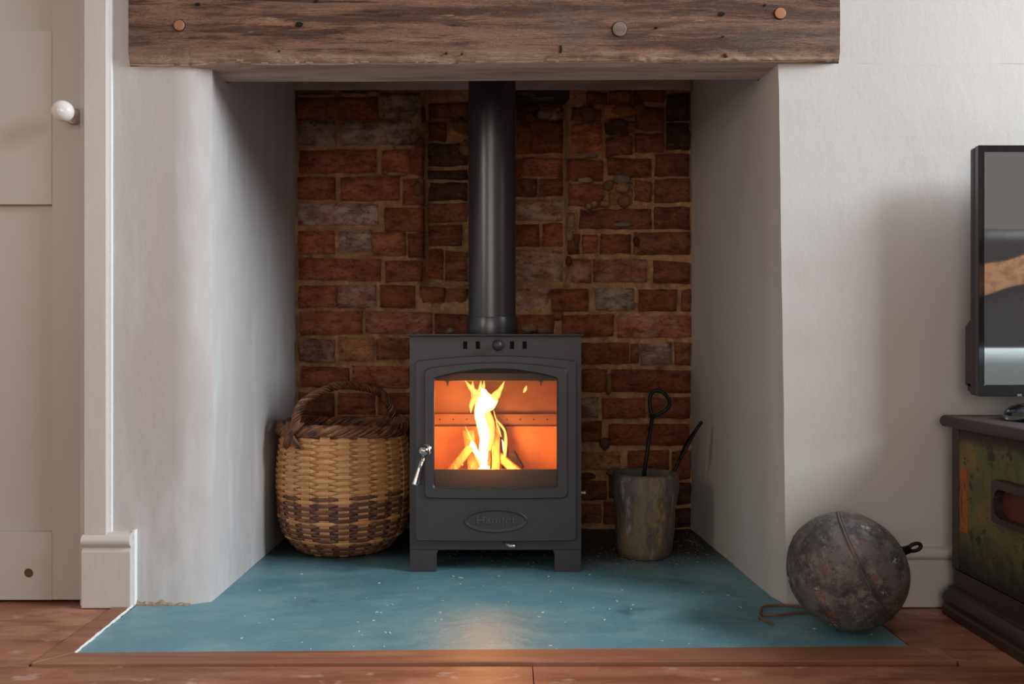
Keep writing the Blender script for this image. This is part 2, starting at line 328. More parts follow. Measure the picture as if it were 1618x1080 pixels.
# ------------------------------------------------------------------ brick back wall
NX0, NX1, NY = 662, 897, 462
def wall_depth(px, py):
    """extra depth of the niche behind the flue, in photo-plane coordinates"""
    def st(a, b, v): t = min(1, max(0, (v - a) / (b - a))); return t * t * (3 - 2 * t)
    return .085 * st(NX0 - 4, NX0 + 14, px) * (1 - st(NX1 - 5, NX1 + 3, px)) * (1 - st(NY - 30, NY + 25, py))
bm = bmesh.new(); rows = []
for j in range(151):
    py = 112 + (850 - 112) * j / 150; r = []
    for i in range(141):
        px = 455 + (1105 - 455) * i / 140; p = W(px, py, YB)
        y = YB + .010 + wall_depth(px, py) + .006 * nz(p, 26) + .004 * nz(p, 70, 2)
        r.append((p.x, y, p.z))
    rows.append(r)
wb = put('wall_back', loft(rows, close=False, cap=False), M_mortar, kind='structure', smooth=True)
put('backing_block', box(-.62, .56, .87, .95, -.01, 2.4), M_mortar, wb)
BC = {'r': ('955A42', .0), 'o': ('AA6546', .0), 'd': ('7C4E38', .0), 'b': ('80492F', .05), 'g': ('857262', .5), 'w': ('9A7C6C', .9), 'p': ('8C6856', .5), 't': ('B07C52', .1), 'k': ('4A3428', .0), 'm': ('965E46', .3)}
def brick(x0, x1, y0, y1, code, rough=1.0, out=0.0):
    cx, cy = (x0 + x1) / 2, (y0 + y1) / 2; dep = wall_depth(cx, cy); Y = YB + dep - .004 - out + random.uniform(-.004, .004)
    a = W(x0, y1, Y); b = W(x1, y0, Y); s = random.uniform(0, 99)
    sag = random.uniform(-.0025, .0025); nx_, nz_ = (9 if x1 - x0 > 70 else 6), 5; bm = bmesh.new(); g = []
    for j in range(nz_):
        row = []
        for i in range(nx_):
            u, v = i / (nx_ - 1), j / (nz_ - 1)
            eu = min(u, 1 - u) < 1e-6; ev = min(v, 1 - v) < 1e-6
            x = a.x + (b.x - a.x) * u; z = a.z + (b.z - a.z) * v + sag * (u - .5) * 2
            ins = .0022; y = Y + (.0055 if (eu and ev) else .004 if (eu or ev) else 0)
            x += ins * (1 if u == 0 else -1 if u == 1 else 0); z += ins * (1 if v == 0 else -1 if v == 1 else 0)
            q = Vector((x, 0, z)); k = rough
            x += .0022 * k * nz(q, 40, s); z += .0026 * k * nz(q, 34, s + 9); y += .0042 * k * nz(q, 38, s + 20) + .002 * k * nz(q, 110, s)
            row.append(bm.verts.new((x, y, z)))
        g.append(row)
    for j in range(nz_ - 1):
        for i in range(nx_ - 1): bm.faces.new((g[j][i], g[j][i + 1], g[j + 1][i + 1], g[j + 1][i]))
    rim = g[0] + [g[j][-1] for j in range(1, nz_)] + g[-1][-2::-1] + [g[j][0] for j in range(nz_ - 2, 0, -1)]
    back = []; c = Vector(((a.x + b.x) / 2, 0, (a.z + b.z) / 2))
    for v in rim:
        d = Vector((v.co.x, 0, v.co.z)) - c; d *= 1.012
        back.append(bm.verts.new((c.x + d.x, Y + .06, c.z + d.z)))
    n = len(rim)
    for i in range(n): bm.faces.new((rim[i], back[i], back[(i + 1) % n], rim[(i + 1) % n]))
    col, al = BC[code]
    o = put('brick', bm, M_brick, wb, origin=(c.x, Y, c.z), smooth=True)
    v = random.uniform(1.25, 1.8); L3 = lin(col); o.color = (L3[0] * v, L3[1] * v * random.uniform(.92, 1.08), L3[2] * v, al)
    return o
BR = """468 596 154 187 r;604 662 147 185 g;470 529 191 228 g;538 648 191 227 g;472 594 236 273 r;603 645 236 274 o;647 668 224 274 b;
469 529 279 314 r;537 630 279 316 r;636 668 281 322 b;470 597 321 355 w;607 668 327 365 b;470 528 364 401 o;536 587 364 398 w;588 640 366 403 r;644 668 368 405 b;
471 600 408 442 r;608 665 411 444 r;471 532 451 485 r;534 593 450 485 p;600 655 450 486 b;662 702 453 488 b;705 736 455 488 d;
473 571 491 528 r;577 682 492 527 m;686 742 495 529 d;470 528 535 571 p;534 590 533 570 t;594 648 534 567 d;475 551 579 613 r;556 646 578 612 r;
471 527 621 656 d;533 592 621 655 r;597 650 621 655 r;
678 738 162 186 d;676 705 193 222 b;708 738 190 214 t;674 738 226 262 k;672 738 268 283 k;672 738 288 316 k;671 738 321 350 d;676 729 355 387 d;669 700 393 444 b;703 738 396 444 d;
816 850 165 187 k;854 890 168 187 t;816 838 190 242 b;841 890 190 240 b;826 890 249 277 r;814 823 251 279 b;814 849 282 310 d;853 890 281 309 d;
814 892 315 348 p;814 852 354 389 b;857 893 352 388 b;814 889 394 447 p;814 866 456 492 p;814 876 497 528 b;
926 960 146 163 d;964 998 143 162 d;1002 1050 142 160 b;1054 1090 148 190 k;903 950 170 190 d;956 1000 165 188 t;1004 1050 168 205 d;903 952 194 240 o;956 994 194 212 k;958 1000 215 244 d;1004 1050 210 240 d;1054 1090 194 235 k;
897 954 252 284 b;960 1030 250 278 b;1036 1090 242 277 d;899 955 288 324 r;962 1000 288 322 t;1004 1030 284 318 d;1036 1090 282 318 d;
916 1030 330 361 d;897 912 332 366 t;1034 1091 326 361 d;898 917 370 400 b;920 945 370 400 o;949 998 369 400 b;1002 1091 366 402 d;
903 934 409 446 m;938 1023 409 445 m;1034 1091 412 447 d;872 930 456 491 b;941 1002 455 490 g;1010 1070 457 491 b;1077 1092 457 491 d;
888 970 497 532 b;976 1092 498 533 m;880 915 542 575 b;919 994 541 575 b;998 1010 542 574 d;1013 1062 541 576 g;1067 1092 541 576 d;
920 960 583 619 b;967 1092 584 620 b;918 946 628 660 p;952 1020 629 661 b;1026 1091 628 661 b;918 950 666 698 b;962 1090 670 704 b;
918 980 714 742 t;992 1058 712 744 b;1062 1092 712 758 d;918 958 760 790 d;963 1020 752 786 d;1024 1092 764 798 k;918 950 797 826 d;954 1040 794 828 d;1044 1092 804 834 k"""
for rec in BR.replace('\n', '').split(';'):
    f = rec.split(); x0, x1, y0, y1 = map(float, f[:4]); rb = 1.25
    if 895 < (x0 + x1) / 2 < 1032 and y1 < 402: rb = 2.0
    if 668 < (x0 + x1) / 2 < 740 and y1 < 320: rb = 2.2
    brick(x0 - 1.2, x1 + 1.2, y0 - 1.2, y1 + 1.2, f[4], rb)
for r_i, yy in enumerate((663, 706, 749, 792)):              # courses behind the basket and the stove
    x = 470 + (0 if r_i % 2 else -40)
    while x < 915:
        w_ = 118 if r_i % 2 == 0 else random.choice((58, 118))
        a, b = max(x, 470), min(x + w_, 912)
        if b - a > 20: brick(a, b, yy, yy + 36, random.choice('rbbd'))
        x += w_ + 7
for a in ((742, 774, 164, 188, 'b'), (778, 811, 164, 188, 'd'), (742, 811, 194, 224, 'b'), (742, 776, 229, 262, 'd'), (780, 811, 229, 262, 'b'), (742, 811, 268, 298, 'd'), (742, 774, 303, 334, 'b'), (778, 811, 303, 334, 'p'),
          (742, 811, 340, 372, 'b'), (742, 775, 378, 410, 'd'), (779, 811, 378, 410, 'b'), (742, 811, 416, 448, 'b'), (742, 811, 456, 490, 'd'), (746, 811, 496, 530, 'b')):
    brick(*a)
for yy in (540, 583, 624):
    x = 654
    while x < 870: brick(x, x + 60, yy, yy + 36, random.choice('bd')); x += 67
# loose rubble and mortar lumps wedged in the broken corners
def lump(px, py, rx, ry, col, out=.0):
    Y = YB + wall_depth(px, py) - .003 - out; c = W(px, py, Y); s = random.uniform(0, 90); k = 2.553 / F
    bm = bmesh.new(); bmesh.ops.create_icosphere(bm, subdivisions=2, radius=1)
    for v in bm.verts:
        n = v.co.copy(); f = 1 + .35 * nz(n, 1.4, s); v.co = c + Vector((n.x * rx * k * f, n.y * .016 * f, n.z * ry * k * f))
    o = put('rubble_stone', bm, M_rubble, wb, origin=c, smooth=True); o.color = (*lin(col), 0)
for a in ((668, 200, 9, 12, '8A6A50'), (730, 200, 12, 14, '8C6440'), (664, 235, 8, 20, '6E452E'), (735, 235, 10, 14, '8A6240'), (660, 300, 9, 14, '7A4E32'), (655, 215, 7, 10, '7A5C46'), (862, 180, 14, 8, '97806A'),
          (887, 182, 10, 8, '86705E'), (839, 185, 9, 8, '6A4A34'), (985, 176, 20, 11, '94683F'), (930, 180, 14, 14, '6E5140'), (1010, 172, 10, 10, '7A5238'), (975, 196, 16, 9, '55382B'), (997, 200, 10, 9, '6E4631'),
          (962, 293, 8, 9, '8E6A4C'), (983, 283, 15, 9, '75655B'), (984, 297, 12, 9, '96704C'), (986, 316, 11, 12, '8B6240'), (939, 322, 6, 6, 'A5805E'), (930, 326, 6, 5, 'B08A64'), (955, 322, 10, 5, '97704F'),
          (903, 350, 7, 14, 'A08565'), (900, 372, 6, 9, 'A98E6E'), (893, 434, 6, 12, 'A8906E'), (899, 412, 6, 8, '6E3E28'), (882, 498, 8, 8, '9A6040'), (836, 518, 14, 8, '9A7F68'), (860, 522, 12, 6, '8A6C52'),
          (925, 284, 12, 5, 'A98E74'), (912, 248, 18, 3, 'A58A70'), (930, 246, 16, 3, 'A58A70'), (910, 289, 10, 3, 'A58A70'), (985, 355, 16, 4, '8F7B68'), (640, 233, 18, 4, 'A98A66'), (715, 385, 14, 3, '8A6844'),
          (625, 275, 18, 3, 'AA8862'), (500, 152, 30, 3, '96724E'), (560, 150, 24, 4, 'A07A52'), (590, 148, 12, 5, '9A7550'), (1000, 605, 12, 3, '7A5238'), (962, 606, 5, 18, '8A6440'), (1005, 380, 5, 8, '5A3826'),
          (955, 700, 8, 10, '6A4A36'), (972, 745, 14, 7, '7A5C44'), (925, 752, 16, 5, '5A3F30'), (712, 522, 7, 5, '9C8570'), (735, 455, 10, 5, '8F6A40'), (668, 185, 5, 20, '503828')):
    lump(*a)
# render coat: rough timber lintel of the flue opening
put('flue_lintel', box(W(812, 0, .76).x, W(925, 0, .76).x, .735, .80, W(0, 160, .76).z, W(0, 146, .76).z), mat('sooty_timber', '3A2E27', .9, layers=[('7A6450', (4, 30, 60), .55, .65, .8), ('14100E', (8, 8, 30), .45, .55, .9)], bumps=[((4, 50, 90), .9, .01)]), wb, bevel=.002)

# register plate above the stove with its front angle and two screws
rp = thing('register_plate', 'dull grey steel plate edge across the top of the brick recess', 'metal plate', (0, .7, 1.215))
put('angle_strip', box(W(463, 0, .70).x, W(1091, 0, .70).x, .697, .701, W(0, 142, .70).z, W(0, 118, .70).z), M_steel, rp, bevel=.001)
po = [(-.587, .14), (.508, .14), (.508, .86), (-.587, .86)]; po = [tuple(Vector(po[i]).lerp(Vector(po[(i + 1) % 4]), j / 8)) for i in range(4) for j in range(8)]
fcx, fcy = W(777.5, 0, .43).x, .43
ci = [(fcx + .0605 * math.cos(math.atan2(y - fcy, x - fcx)), fcy + .0605 * math.sin(math.atan2(y - fcy, x - fcx))) for x, y in po]
put('plate', loft([[(x, y, 1.262) for x, y in po], [(x, y, 1.262) for x, y in ci], [(x, y, 1.268) for x, y in ci], [(x, y, 1.268) for x, y in po], [(x, y, 1.262) for x, y in po]], cap=False), M_steel, rp)
for px, py in ((559, 134), (1037, 132)):
    c = W(px, py, .696); s = put('screw', lathe(c, [(.0001, 0), (.0036, .0), (.0044, .001), (.0044, .0025)][::-1] if 0 else [(.0044, 0), (.0044, .0012), (.0034, .0022), (.0005, .0022)], 16, ax=(0, -1, 0)), M_screw, rp)
    put('screw_slot', lathe(c + Vector((0, -.0023, 0)), [(.0018, 0), (.0018, .0004)], 6, ax=(0, -1, 0)), M_dark, s)

# ------------------------------------------------------------------ timber mantel beam
beam = thing('mantel_beam', 'thick weathered brown timber beam spanning the fireplace opening', 'beam', (0, 0, ZB))
bx0, bx1 = W(200, 0, -.014).x, W(1330, 0, -.014).x
rings = []; NS = 420
for i in range(NS + 1):
    t = i / NS; x = bx0 + (bx1 - bx0) * t; zb = 1.0715 + .0075 * t; ring = []
    if i in (0, NS): sh = .004
    else: sh = 0
    prof = [(.112, 1.33)] + [(-.014, 1.33 - k * .012) for k in range(0, 19)]
    prof += [(-.014, 1.33 - .228 - k * .0022) for k in range(1, 9)]
    zl = prof[-1][1]
    prof = [(y, z) for y, z in prof if z > zb + .004] + [(-.0135, zb + .004), (-.011, zb + .0015), (-.007, zb)] + [(-.007 + k * .01, zb) for k in range(1, 11)] + [(.110, zb), (.112, zb + .004)]
    while len(prof) < 44: prof.insert(1, (-.014 + .0001, 1.33))
    for k, (y, z) in enumerate(prof[:44]):
        p = Vector((x, y, z)); q = Vector((x * 2.2, y * 30, z * 38)); fr = 1 if y < 0 else .4
        d = .0011 * nz(q, 1) + .0010 * nz(Vector((x * 5, y * 60, z * 110)), 1, 4)
        edge = max(0, 1 - abs(z - zb) / .028) if y < .01 else 0
        chip = edge * max(0, nz((x * 1, 0, z * 2.2), 14, 8) + .15) * .011 + edge * max(0, nz((x, 0, z * 3), 60, 2)) * .004
        y2 = y + (fr * d * 1.6 + chip + sh if y < .0 else 0); z2 = z + (chip * .5 + d * .8 if z < zb + .01 else 0)
        ring.append((x + (sh if i == 0 else -sh), y2, z2))
    rings.append(ring)
bm = loft(rings)
for f in bm.faces:
    c = f.calc_center_median(); f.normal_update()
    if f.normal.z < -.8 or c.z < 1.0717 + .0075 * ((c.x - bx0) / (bx1 - bx0)) + .0012 and c.y > 0: f.material_index = 1
bmat = put('timber', bm, M_beam, beam, smooth=False, mat2=M_beam_under_lit, origin=(0, 0, ZB))
bmat.data.shade_smooth(); bmat.data.set_sharp_from_angle(angle=math.radians(50))
for px, py, r, m, lab in ((283, 40, 8.5, M_peg, 'pale round wooden peg near the left end'), (979, 46, 11.5, M_peg_grey, 'grey round wooden peg right of centre'), (1233, 21, 9, M_peg, 'orange-tan round wooden peg near the right end')):
    c = W(px, py, -.0150); rr = r * 1.815 / F
    pg = put('peg', lathe(c + Vector((0, .006, 0)), [(rr, 0), (rr, .0065), (rr * .9, .0075), (.0005, .0078)], 24, ax=(0, -1, 0)), m, beam, label=lab, smooth=False)
    put('peg_shadow_gap', tube([c + Vector((rr * 1.06 * math.cos(a), .0012, rr * 1.06 * math.sin(a))) for a in [2 * PI * i / 24 for i in range(24)]], .0009, 5, closed=True), M_dark, pg)
for px, py, w_, h_ in ((473, 39, 13, 8), (312, 7, 9, 5), (1140, 22, 11, 6), (1037, 44, 5, 4), (1142, 58, 5, 3), (500, 2, 7, 4), (886, 78, 4, 14), (1209, 8, 3, 4), (441, 81, 3, 3), (730, 85, 3, 3), (705, 84, 4, 3)):
    c = W(px, py, -.0146); k = 1.815 / F
    put('nail_hole', slab([(c.x + a * w_ * k / 2 * random.uniform(.75, 1.1), c.z + b * h_ * k / 2 * random.uniform(.75, 1.1)) for a, b in ((-1, -.6), (-.5, -1), (.6, -1), (1, -.3), (.9, .7), (.2, 1), (-.7, .9))], -.0158, -.012, .0003), M_dark, beam, label='dark hole in the timber' if w_ > 10 else None)
put('rusty_nail', lathe(W(1147, 88, -.012), [(.004, 0), (.005, .003), (.003, .006), (.0005, .007)], 12, ax=(0, -1, 0)), M_rust, beam)
for px0, py0, px1, py1 in ((455, 112, 515, 121), (365, 98, 372, 128)):
    pass

# ------------------------------------------------------------------ floor, hearth
fl = put('floor', box(-3, 3, -4, .9, -.06, -.026), M_border, kind='structure')
def board(x0, x1, y0, y1):
    g = .0006; put('floor_board', box(x0 + g, x1 - g, y0 + g, y1 - g, -.025, -.002), M_board, fl, origin=((x0 + x1) / 2, (y0 + y1) / 2, -.002), bevel=.0008, seg=1)
xs = W(841, 1050, -.33).x
board(-3, xs, -.545, -.338); board(xs, 3, -.545, -.338)
for y0, y1 in ((-.338, -.125), (-.125, .08)):
    board(-3, -1.22 if y0 < -.2 else -1.6, y0, y1); board(-1.22 if y0 < -.2 else -1.6, -.777, y0, y1); board(.743, 3, y0, y1)
y = -.545; i = 0
while y > -3.9:
    sp = [-3, -1.1 + (i % 3) * .7, 1.0 + (i % 2) * .8, 3]
    for a, b in zip(sp, sp[1:]): board(a, b, y - .21, y)
    y -= .21; i += 1
hp = [(-.727, -.284), (.696, -.250), (.696, .10), (.60, .10), (.60, .86), (-.66, .86), (-.66, .10), (-.741, .10)]
hearth = thing('hearth', 'teal painted hearth slab under the stove, chipped white along its left edge', 'hearth', (0, .1, 0))
bm = bmesh.new(); bot = [bm.verts.new((x, y, -.024)) for x, y in hp]; bm.faces.new(bot)
top = [bm.verts.new((x, y, 0)) for x, y in hp]; bm.faces.new(top)
for i in range(len(hp)): bm.faces.new((bot[i], bot[(i + 1) % len(hp)], top[(i + 1) % len(hp)], top[i]))
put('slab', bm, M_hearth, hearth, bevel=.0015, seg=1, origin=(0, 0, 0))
pts = [Vector((-.727 - .014 * t + .002 * nz((t, 0, 0), 14), -.284 + .284 * t, .0012 + .001 * nz((t, 0, 0), 20))) for t in [i / 30 for i in range(31)]]
put('chipped_edge', tube(pts, [.0022 + .0022 * abs(nz((p.y, 1, 0), 40)) for p in pts], 6, flat=.9), M_caulk, hearth, label='white chipped paint edge')
bd = thing('hearth_border', 'narrow brown wooden mitred border let in around the teal hearth', 'floor trim', (0, -.3, 0))
def strip(q, lab=None): return put('border_strip', loft([[(x, y, -.024) for x, y in q], [(x, y, .0028) for x, y in q]]), M_border, bd, origin=(q[0][0], q[0][1], 0), bevel=.002, label=lab)
strip([(-.773, -.338), (.741, -.323), (.697, -.252), (-.729, -.286)], 'long front strip')
strip([(-.7737, -.337), (-.7297, -.285), (-.744, -.024), (-.776, -.024)])
strip([(.7417, -.322), (.6977, -.251), (.698, .0), (.741, .0)])
# chips, grit, twine
def scatter(name, spots, m, s0, s1, label, cat):
    bm = bmesh.new()
    for x, y in spots:
        s = random.uniform(s0, s1); t = bmesh.ops.create_icosphere(bm, subdivisions=1, radius=s)
        mx = Matrix.Translation((x, y, s * .25)) @ Matrix.Rotation(random.uniform(0, 6), 4, 'Z') @ Matrix.Diagonal((random.uniform(.8, 2.2), random.uniform(.6, 1), .35, 1))
        bmesh.ops.transform(bm, matrix=mx, verts=t['verts'])
    return put(name, bm, m, kind='stuff', label=label, cat=cat)
def F2(px, py): d = F * H / (py - VY); return ((px - VX) * d / F, d - D0)
sp = [F2(*p) for p in ((612, 956), (620, 955), (788, 910), (795, 908), (602, 999), (609, 999), (616, 1000), (753, 954), (904, 947), (886, 951), (900, 957), (937, 960), (950, 976), (955, 979), (727, 922), (793, 927), (716, 910), (1000, 955), (997, 962), (627, 974), (1150, 940), (1168, 958), (1173, 1006), (1166, 1018), (1377, 1002), (1370, 1017), (1349, 1006), (1287, 993), (1145, 945), (1029, 940), (932, 908), (1060, 912))]
sp += [F2(random.uniform(340, 1200), random.uniform(905, 1025)) for _ in range(60)]
scatter('plaster_chips', sp, M_chip, .0008, .0032, 'tiny pale plaster chips scattered over the teal hearth', 'debris')
sp = [(random.gauss(.29, .06), random.gauss(.37, .09)) for _ in range(260)] + [(random.gauss(.40, .05), random.uniform(.28, .6)) for _ in range(120)] + [(random.uniform(-.2, .15), random.uniform(.3, .6)) for _ in range(120)] + [(.50 - abs(random.gauss(0, .02)), random.uniform(.15, .68)) for _ in range(120)]
scatter('brick_grit', [(min(x, .505), y) for x, y in sp if y > .22], M_grit, .0006, .0022, 'fine brown grit lying on the hearth around the stove feet', 'debris')
tw = [F2(*p) for p in ((1300, 968), (1262, 962), (1232, 958), (1206, 962), (1203, 972), (1222, 976), (1250, 971), (1290, 969))]
tw2 = [F2(*p) for p in ((1203, 966), (1201, 978), (1212, 983), (1221, 989))]
cord = thing('twine', 'frayed brown twine curling out from beneath the round float', 'twine', (tw[3][0], tw[3][1], 0))
for k, q in enumerate((tw, tw2)): put('strand', tube(smooth_path([(x, y, .0030 + .002 * (i % 2)) for i, (x, y) in enumerate(q)]), .0024, 6), M_rope, cord, smooth=True)

# ------------------------------------------------------------------ door, architrave, plinth, baseboard
YD = .02
dr = thing('door_1', 'cream painted panelled door', 'door', (-1.24, YD, 0)); del dr['category']; del dr['label']; dr['kind'] = 'structure'
DX1 = W(130, 0, YD).x - .001; DX0 = DX1 - .80; st = W(82, 0, YD).x
def zy(py, Y): return H - (py - VY) * (Y + D0) / F
z_a, z_b, z_c = zy(840, YD), zy(323, YD), zy(48, YD)
put('stile', box(st, DX1, YD, YD + .035, .004, 2.0), M_paint, dr, bevel=.0012)
put('stile', box(DX0, DX0 + (DX1 - st), YD, YD + .035, .004, 2.0), M_paint, dr, bevel=.0012)
xl = DX0 + (DX1 - st); xr = st
hx, hz = W(45, 905, YD).x, zy(905, YD)
def circ(cx, cz, r, like):                       # circle whose points face those of an outline
    ox = sum(p[0] for p in like) / len(like); oz = sum(p[1] for p in like) / len(like); out = []
    for x, z in like:
        a = math.atan2(z - cz, x - cx); out.append((cx + r * math.cos(a), cz + r * math.sin(a)))
    return out
rx0 = xr - .24
o_ = rrect(rx0, xr, .004, z_a, .0004, k=3, s=14)
br = put('rail', frame(o_, circ(hx, hz, .0092, o_), YD, YD + .035, .0004), M_paint, dr, label='bottom rail with a round hole')
put('rail_end', box(xl, rx0, YD, YD + .035, .004, z_a), M_paint, br)
put('hole_lining', lathe((hx, YD + .002, hz), [(.0098, 0), (.0091, .0), (.0088, .03), (.0005, .03)], 24, ax=(0, 1, 0)), M_hole, br)
put('rail', box(xl, xr, YD, YD + .035, z_b, z_c), M_paint, dr, bevel=.0012)
put('rail', box(xl, xr, YD, YD + .035, 1.86, 2.0), M_paint, dr, bevel=.0012)
put('panel', box(xl, xr, YD + .013, YD + .022, z_a - .003, z_b + .003), M_paint, dr)
put('panel', box(xl, xr, YD + .013, YD + .022, z_c - .003, 1.863), M_paint, dr)
kc = W(116, 184, YD - .002)
kb = put('door_knob', lathe(kc, [(.0135, 0), (.0135, .003), (.008, .006), (.0065, .018), (.009, .024), (.0165, .030), (.0205, .038), (.021, .045), (.0185, .054), (.011, .060), (.0005, .0615)], 32, ax=(0, -1, 0)), M_porc, dr, smooth=True, label='white porcelain knob')
put('rose', lathe(kc + Vector((0, .002, 0)), [(.017, 0), (.017, .002), (.014, .0035), (.0005, .0035)], 28, ax=(0, -1, 0)), M_brass, kb)
put('wall_behind_door', box(-1.72, -.83, .10, .13, 0, 2.4), M_dark, kind='structure')
YA = -.020
ax0, ax1 = W(132, 0, YA).x, W(168, 0, YA).x; zp = zy(842, YA)
tr = thing('trim_1', 'x', 'x', (ax0, 0, 0)); del tr['label']; del tr['category']; tr['kind'] = 'structure'
put('architrave', box(ax0, ax1, YA, .03, zp - .004, 2.06), M_paint2, tr, bevel=.002)
put('caulk_line', box(ax1 - .0005, ax1 + .0045, YA + .012, .0022, zp, 2.06), M_caulk, tr)
put('head_architrave', box(DX0 - .05, ax1, YA, .03, 2.01, 2.06), M_paint2, tr)
put('architrave', box(DX0 - .05, DX0 - .001, YA, .03, 0, 2.01), M_paint2, tr, bevel=.002)
def skirt_prof(zt, Yf, big):
    k = big
    return [(.002, 0), (Yf, 0), (Yf, zt - .036 * k), (Yf + .0035, zt - .032 * k), (Yf + .004, zt - .028 * k), (Yf - .001, zt - .024 * k), (Yf - .0045, zt - .019 * k), (Yf - .0045, zt - .012 * k), (Yf - .001, zt - .006 * k), (Yf + .005, zt - .003 * k), (Yf + .009, zt), (.002, zt)]
pb0, pb1 = W(128, 0, YA - .004).x, W(206, 0, YA - .004).x
put('plinth_block', prism(skirt_prof(zp, YA - .004, 1), 'x', pb0, pb1), M_paint2, tr, bevel=.0012, label='moulded plinth block at the foot of the architrave')
put('caulk_line', box(pb1 - .0005, pb1 + .004, YA + .006, .002, .003, zp + .004), M_caulk, tr)
zs = zy(866, -.018)
put('baseboard_right', prism(skirt_prof(zs, -.018, .85), 'x', .60, 3.0), M_paint2, kind='structure', bevel=.001)
put('baseboard_left', prism(skirt_prof(zs, -.018, .85), 'x', -3.0, DX0 - .052), M_paint2, kind='structure')

# ------------------------------------------------------------------ stove
YS = .258
stove = thing('wood_stove', 'small black steel wood-burning stove with a fire behind its glass door', 'stove', (W(783, 0, YS).x, .42, 0))
X = lambda px, Y=YS: W(px, 0, Y).x
sx0, sx1 = X(647.5), X(918.5); zt = zy(531, YS); zbot = zy(868, YS)
Yb = .585
sh = .004
sy1 = Yb
put('side_panel', box(sx0, sx0 + sh, YS + .004, sy1, zbot, zt), M_iron, stove, bevel=.0015)
put('side_panel', box(sx1 - sh, sx1, YS + .004, sy1, zbot, zt), M_iron, stove, bevel=.0015)
put('back_panel', box(sx0 + sh, sx1 - sh, sy1 - sh, sy1, zbot, zt), M_iron, stove)
put('bottom_panel', box(sx0 + sh, sx1 - sh, YS + .004, sy1 - sh, zbot, zbot + sh), M_iron, stove)
put('top_plate', box(X(642), X(922), YS - .012, sy1 + .006, zt, zt + .0055), M_iron, stove, bevel=.002)
# front face with the four air slots, and the door opening
zsl0, zsl1 = zy(551, YS), zy(539, YS); zo1 = zy(575, YS); zo0 = zy(848, YS)
bm = bmesh.new(); slots = [(731.5, 738.5), (751.5, 758.5), (805.5, 812.5), (825.5, 832.5)]
def face_strip(x0, x1, z0, z1): box(x0, x1, YS, YS + .004, z0, z1, bm)
face_strip(sx0, sx1, zsl1, zt); face_strip(sx0, sx1, zo1, zsl0)
xs_ = [sx0] + [X(v) for s in slots for v in s] + [sx1]
for a, b in zip(xs_[::2], xs_[1::2]): face_strip(a, b, zsl0, zsl1)
face_strip(sx0, X(664), zo0, zo1); face_strip(X(903), sx1, zo0, zo1); face_strip(sx0, sx1, zbot, zo0)
put('front_panel', bm, M_iron, stove, origin=None)
for a, b in slots: put('air_slot', box(X(a) - .001, X(b) + .001, YS + .0042, YS + .007, zsl0 - .003, zsl1 + .003), M_dark, stove)
def leg(xa, xb, inner, y):
    zl = zbot + .002; w = xb - xa
    if inner > 0: poly = [(xa, 0), (xb - .003, 0), (xb, .004), (xb, zl - .012), (xb + .003, zl - .004), (xb + .010, zl), (xa, zl)]
    else: poly = [(xb, 0), (xa + .003, 0), (xa, .004), (xa, zl - .012), (xa - .003, zl - .004), (xa - .010, zl), (xb, zl)]
    put('leg', prism(poly, 'y', y, y + .006), M_iron, stove, bevel=.001)
    s = 1 if inner > 0 else -1; xe = xa if inner > 0 else xb
    return
leg(sx0, X(690), 1, YS); leg(X(876), sx1, -1, YS); leg(sx0, X(690), 1, sy1 - .01); leg(X(876), sx1, -1, sy1 - .01)
# door: outer plate, raised inner frame, lower plate with oval badge
Y1 = YS - .016; X1 = lambda px: W(px, 0, Y1).x; Z1 = lambda py: zy(py, Y1)
Y2 = Y1 - .006; X2 = lambda px: W(px, 0, Y2).x; Z2 = lambda py: zy(py, Y2)
door = thing('x', 'x', 'x', (0, 0, 0)); bpy.data.objects.remove(door)
outer = rrect(X1(655.5), X1(911), Z1(854), Z1(570), .007, arch_t=.0125, arch_b=.0022)
inner = rrect(X1(686), X1(880), Z1(769), Z1(598), .006, arch_t=.019, arch_b=.003)
dp = put('door', frame(outer, inner, Y1, YS - .001, .002), M_iron, stove, smooth=False)
soft(dp, 30)
o2 = rrect(X2(670), X2(897.5), Z2(787), Z2(582), .011, arch_t=.0145, arch_b=.002)
i2 = rrect(X2(685.5), X2(880.5), Z2(769.5), Z2(597.5), .006, arch_t=.0205, arch_b=.003)
soft(put('door_frame', frame(o2, i2, Y2, Y1 + .001, .0025), M_iron, dp), 30)
i3 = rrect(X2(688.5), X2(877.5), Z2(767), Z2(600.5), .005, arch_t=.0185, arch_b=.0025)
put('glass', slab(rrect(X1(682), X1(884), Z1(774), Z1(594), .006, arch_t=.019, arch_b=.003), Y1 + .009, Y1 + .013, .0003), M_glass, dp, label='clear glass pane')
# oval badge: sunk ring and raised lettering
bc = (X1(783.5), Z1(822)); ra, rb_ = 47.5 * (Y1 + D0) / F, 16.5 * (Y1 + D0) / F
N_ = 64; rings = []
for k, (f, yy) in enumerate(((1.07, Y1 + .0004), (1.05, Y1 - .0022), (1.0, Y1 - .0022), (.975, Y1 - .0004), (.94, Y1 - .0004))):
    e = (f - 1) * ra; rings.append([(bc[0] + (ra + e) * math.cos(2 * PI * i / N_), yy, bc[1] + (rb_ + e) * math.sin(2 * PI * i / N_)) for i in range(N_)])
badge = put('badge', loft(rings, cap=False), M_iron, dp, smooth=True)
cu = bpy.data.curves.new('lettering', 'FONT'); cu.body = 'Hamlet'; cu.size = .0285; cu.extrude = .0009; cu.bevel_depth = .0002; cu.offset = .0004; cu.align_x = 'CENTER'; cu.align_y = 'CENTER'; cu.space_character = 1.08
to = bpy.data.objects.new('tmp', cu); C.objects.link(to); dg = bpy.context.evaluated_depsgraph_get(); me = bpy.data.meshes.new_from_object(to.evaluated_get(dg))
bm = bmesh.new(); bm.from_mesh(me); bpy.data.objects.remove(to)
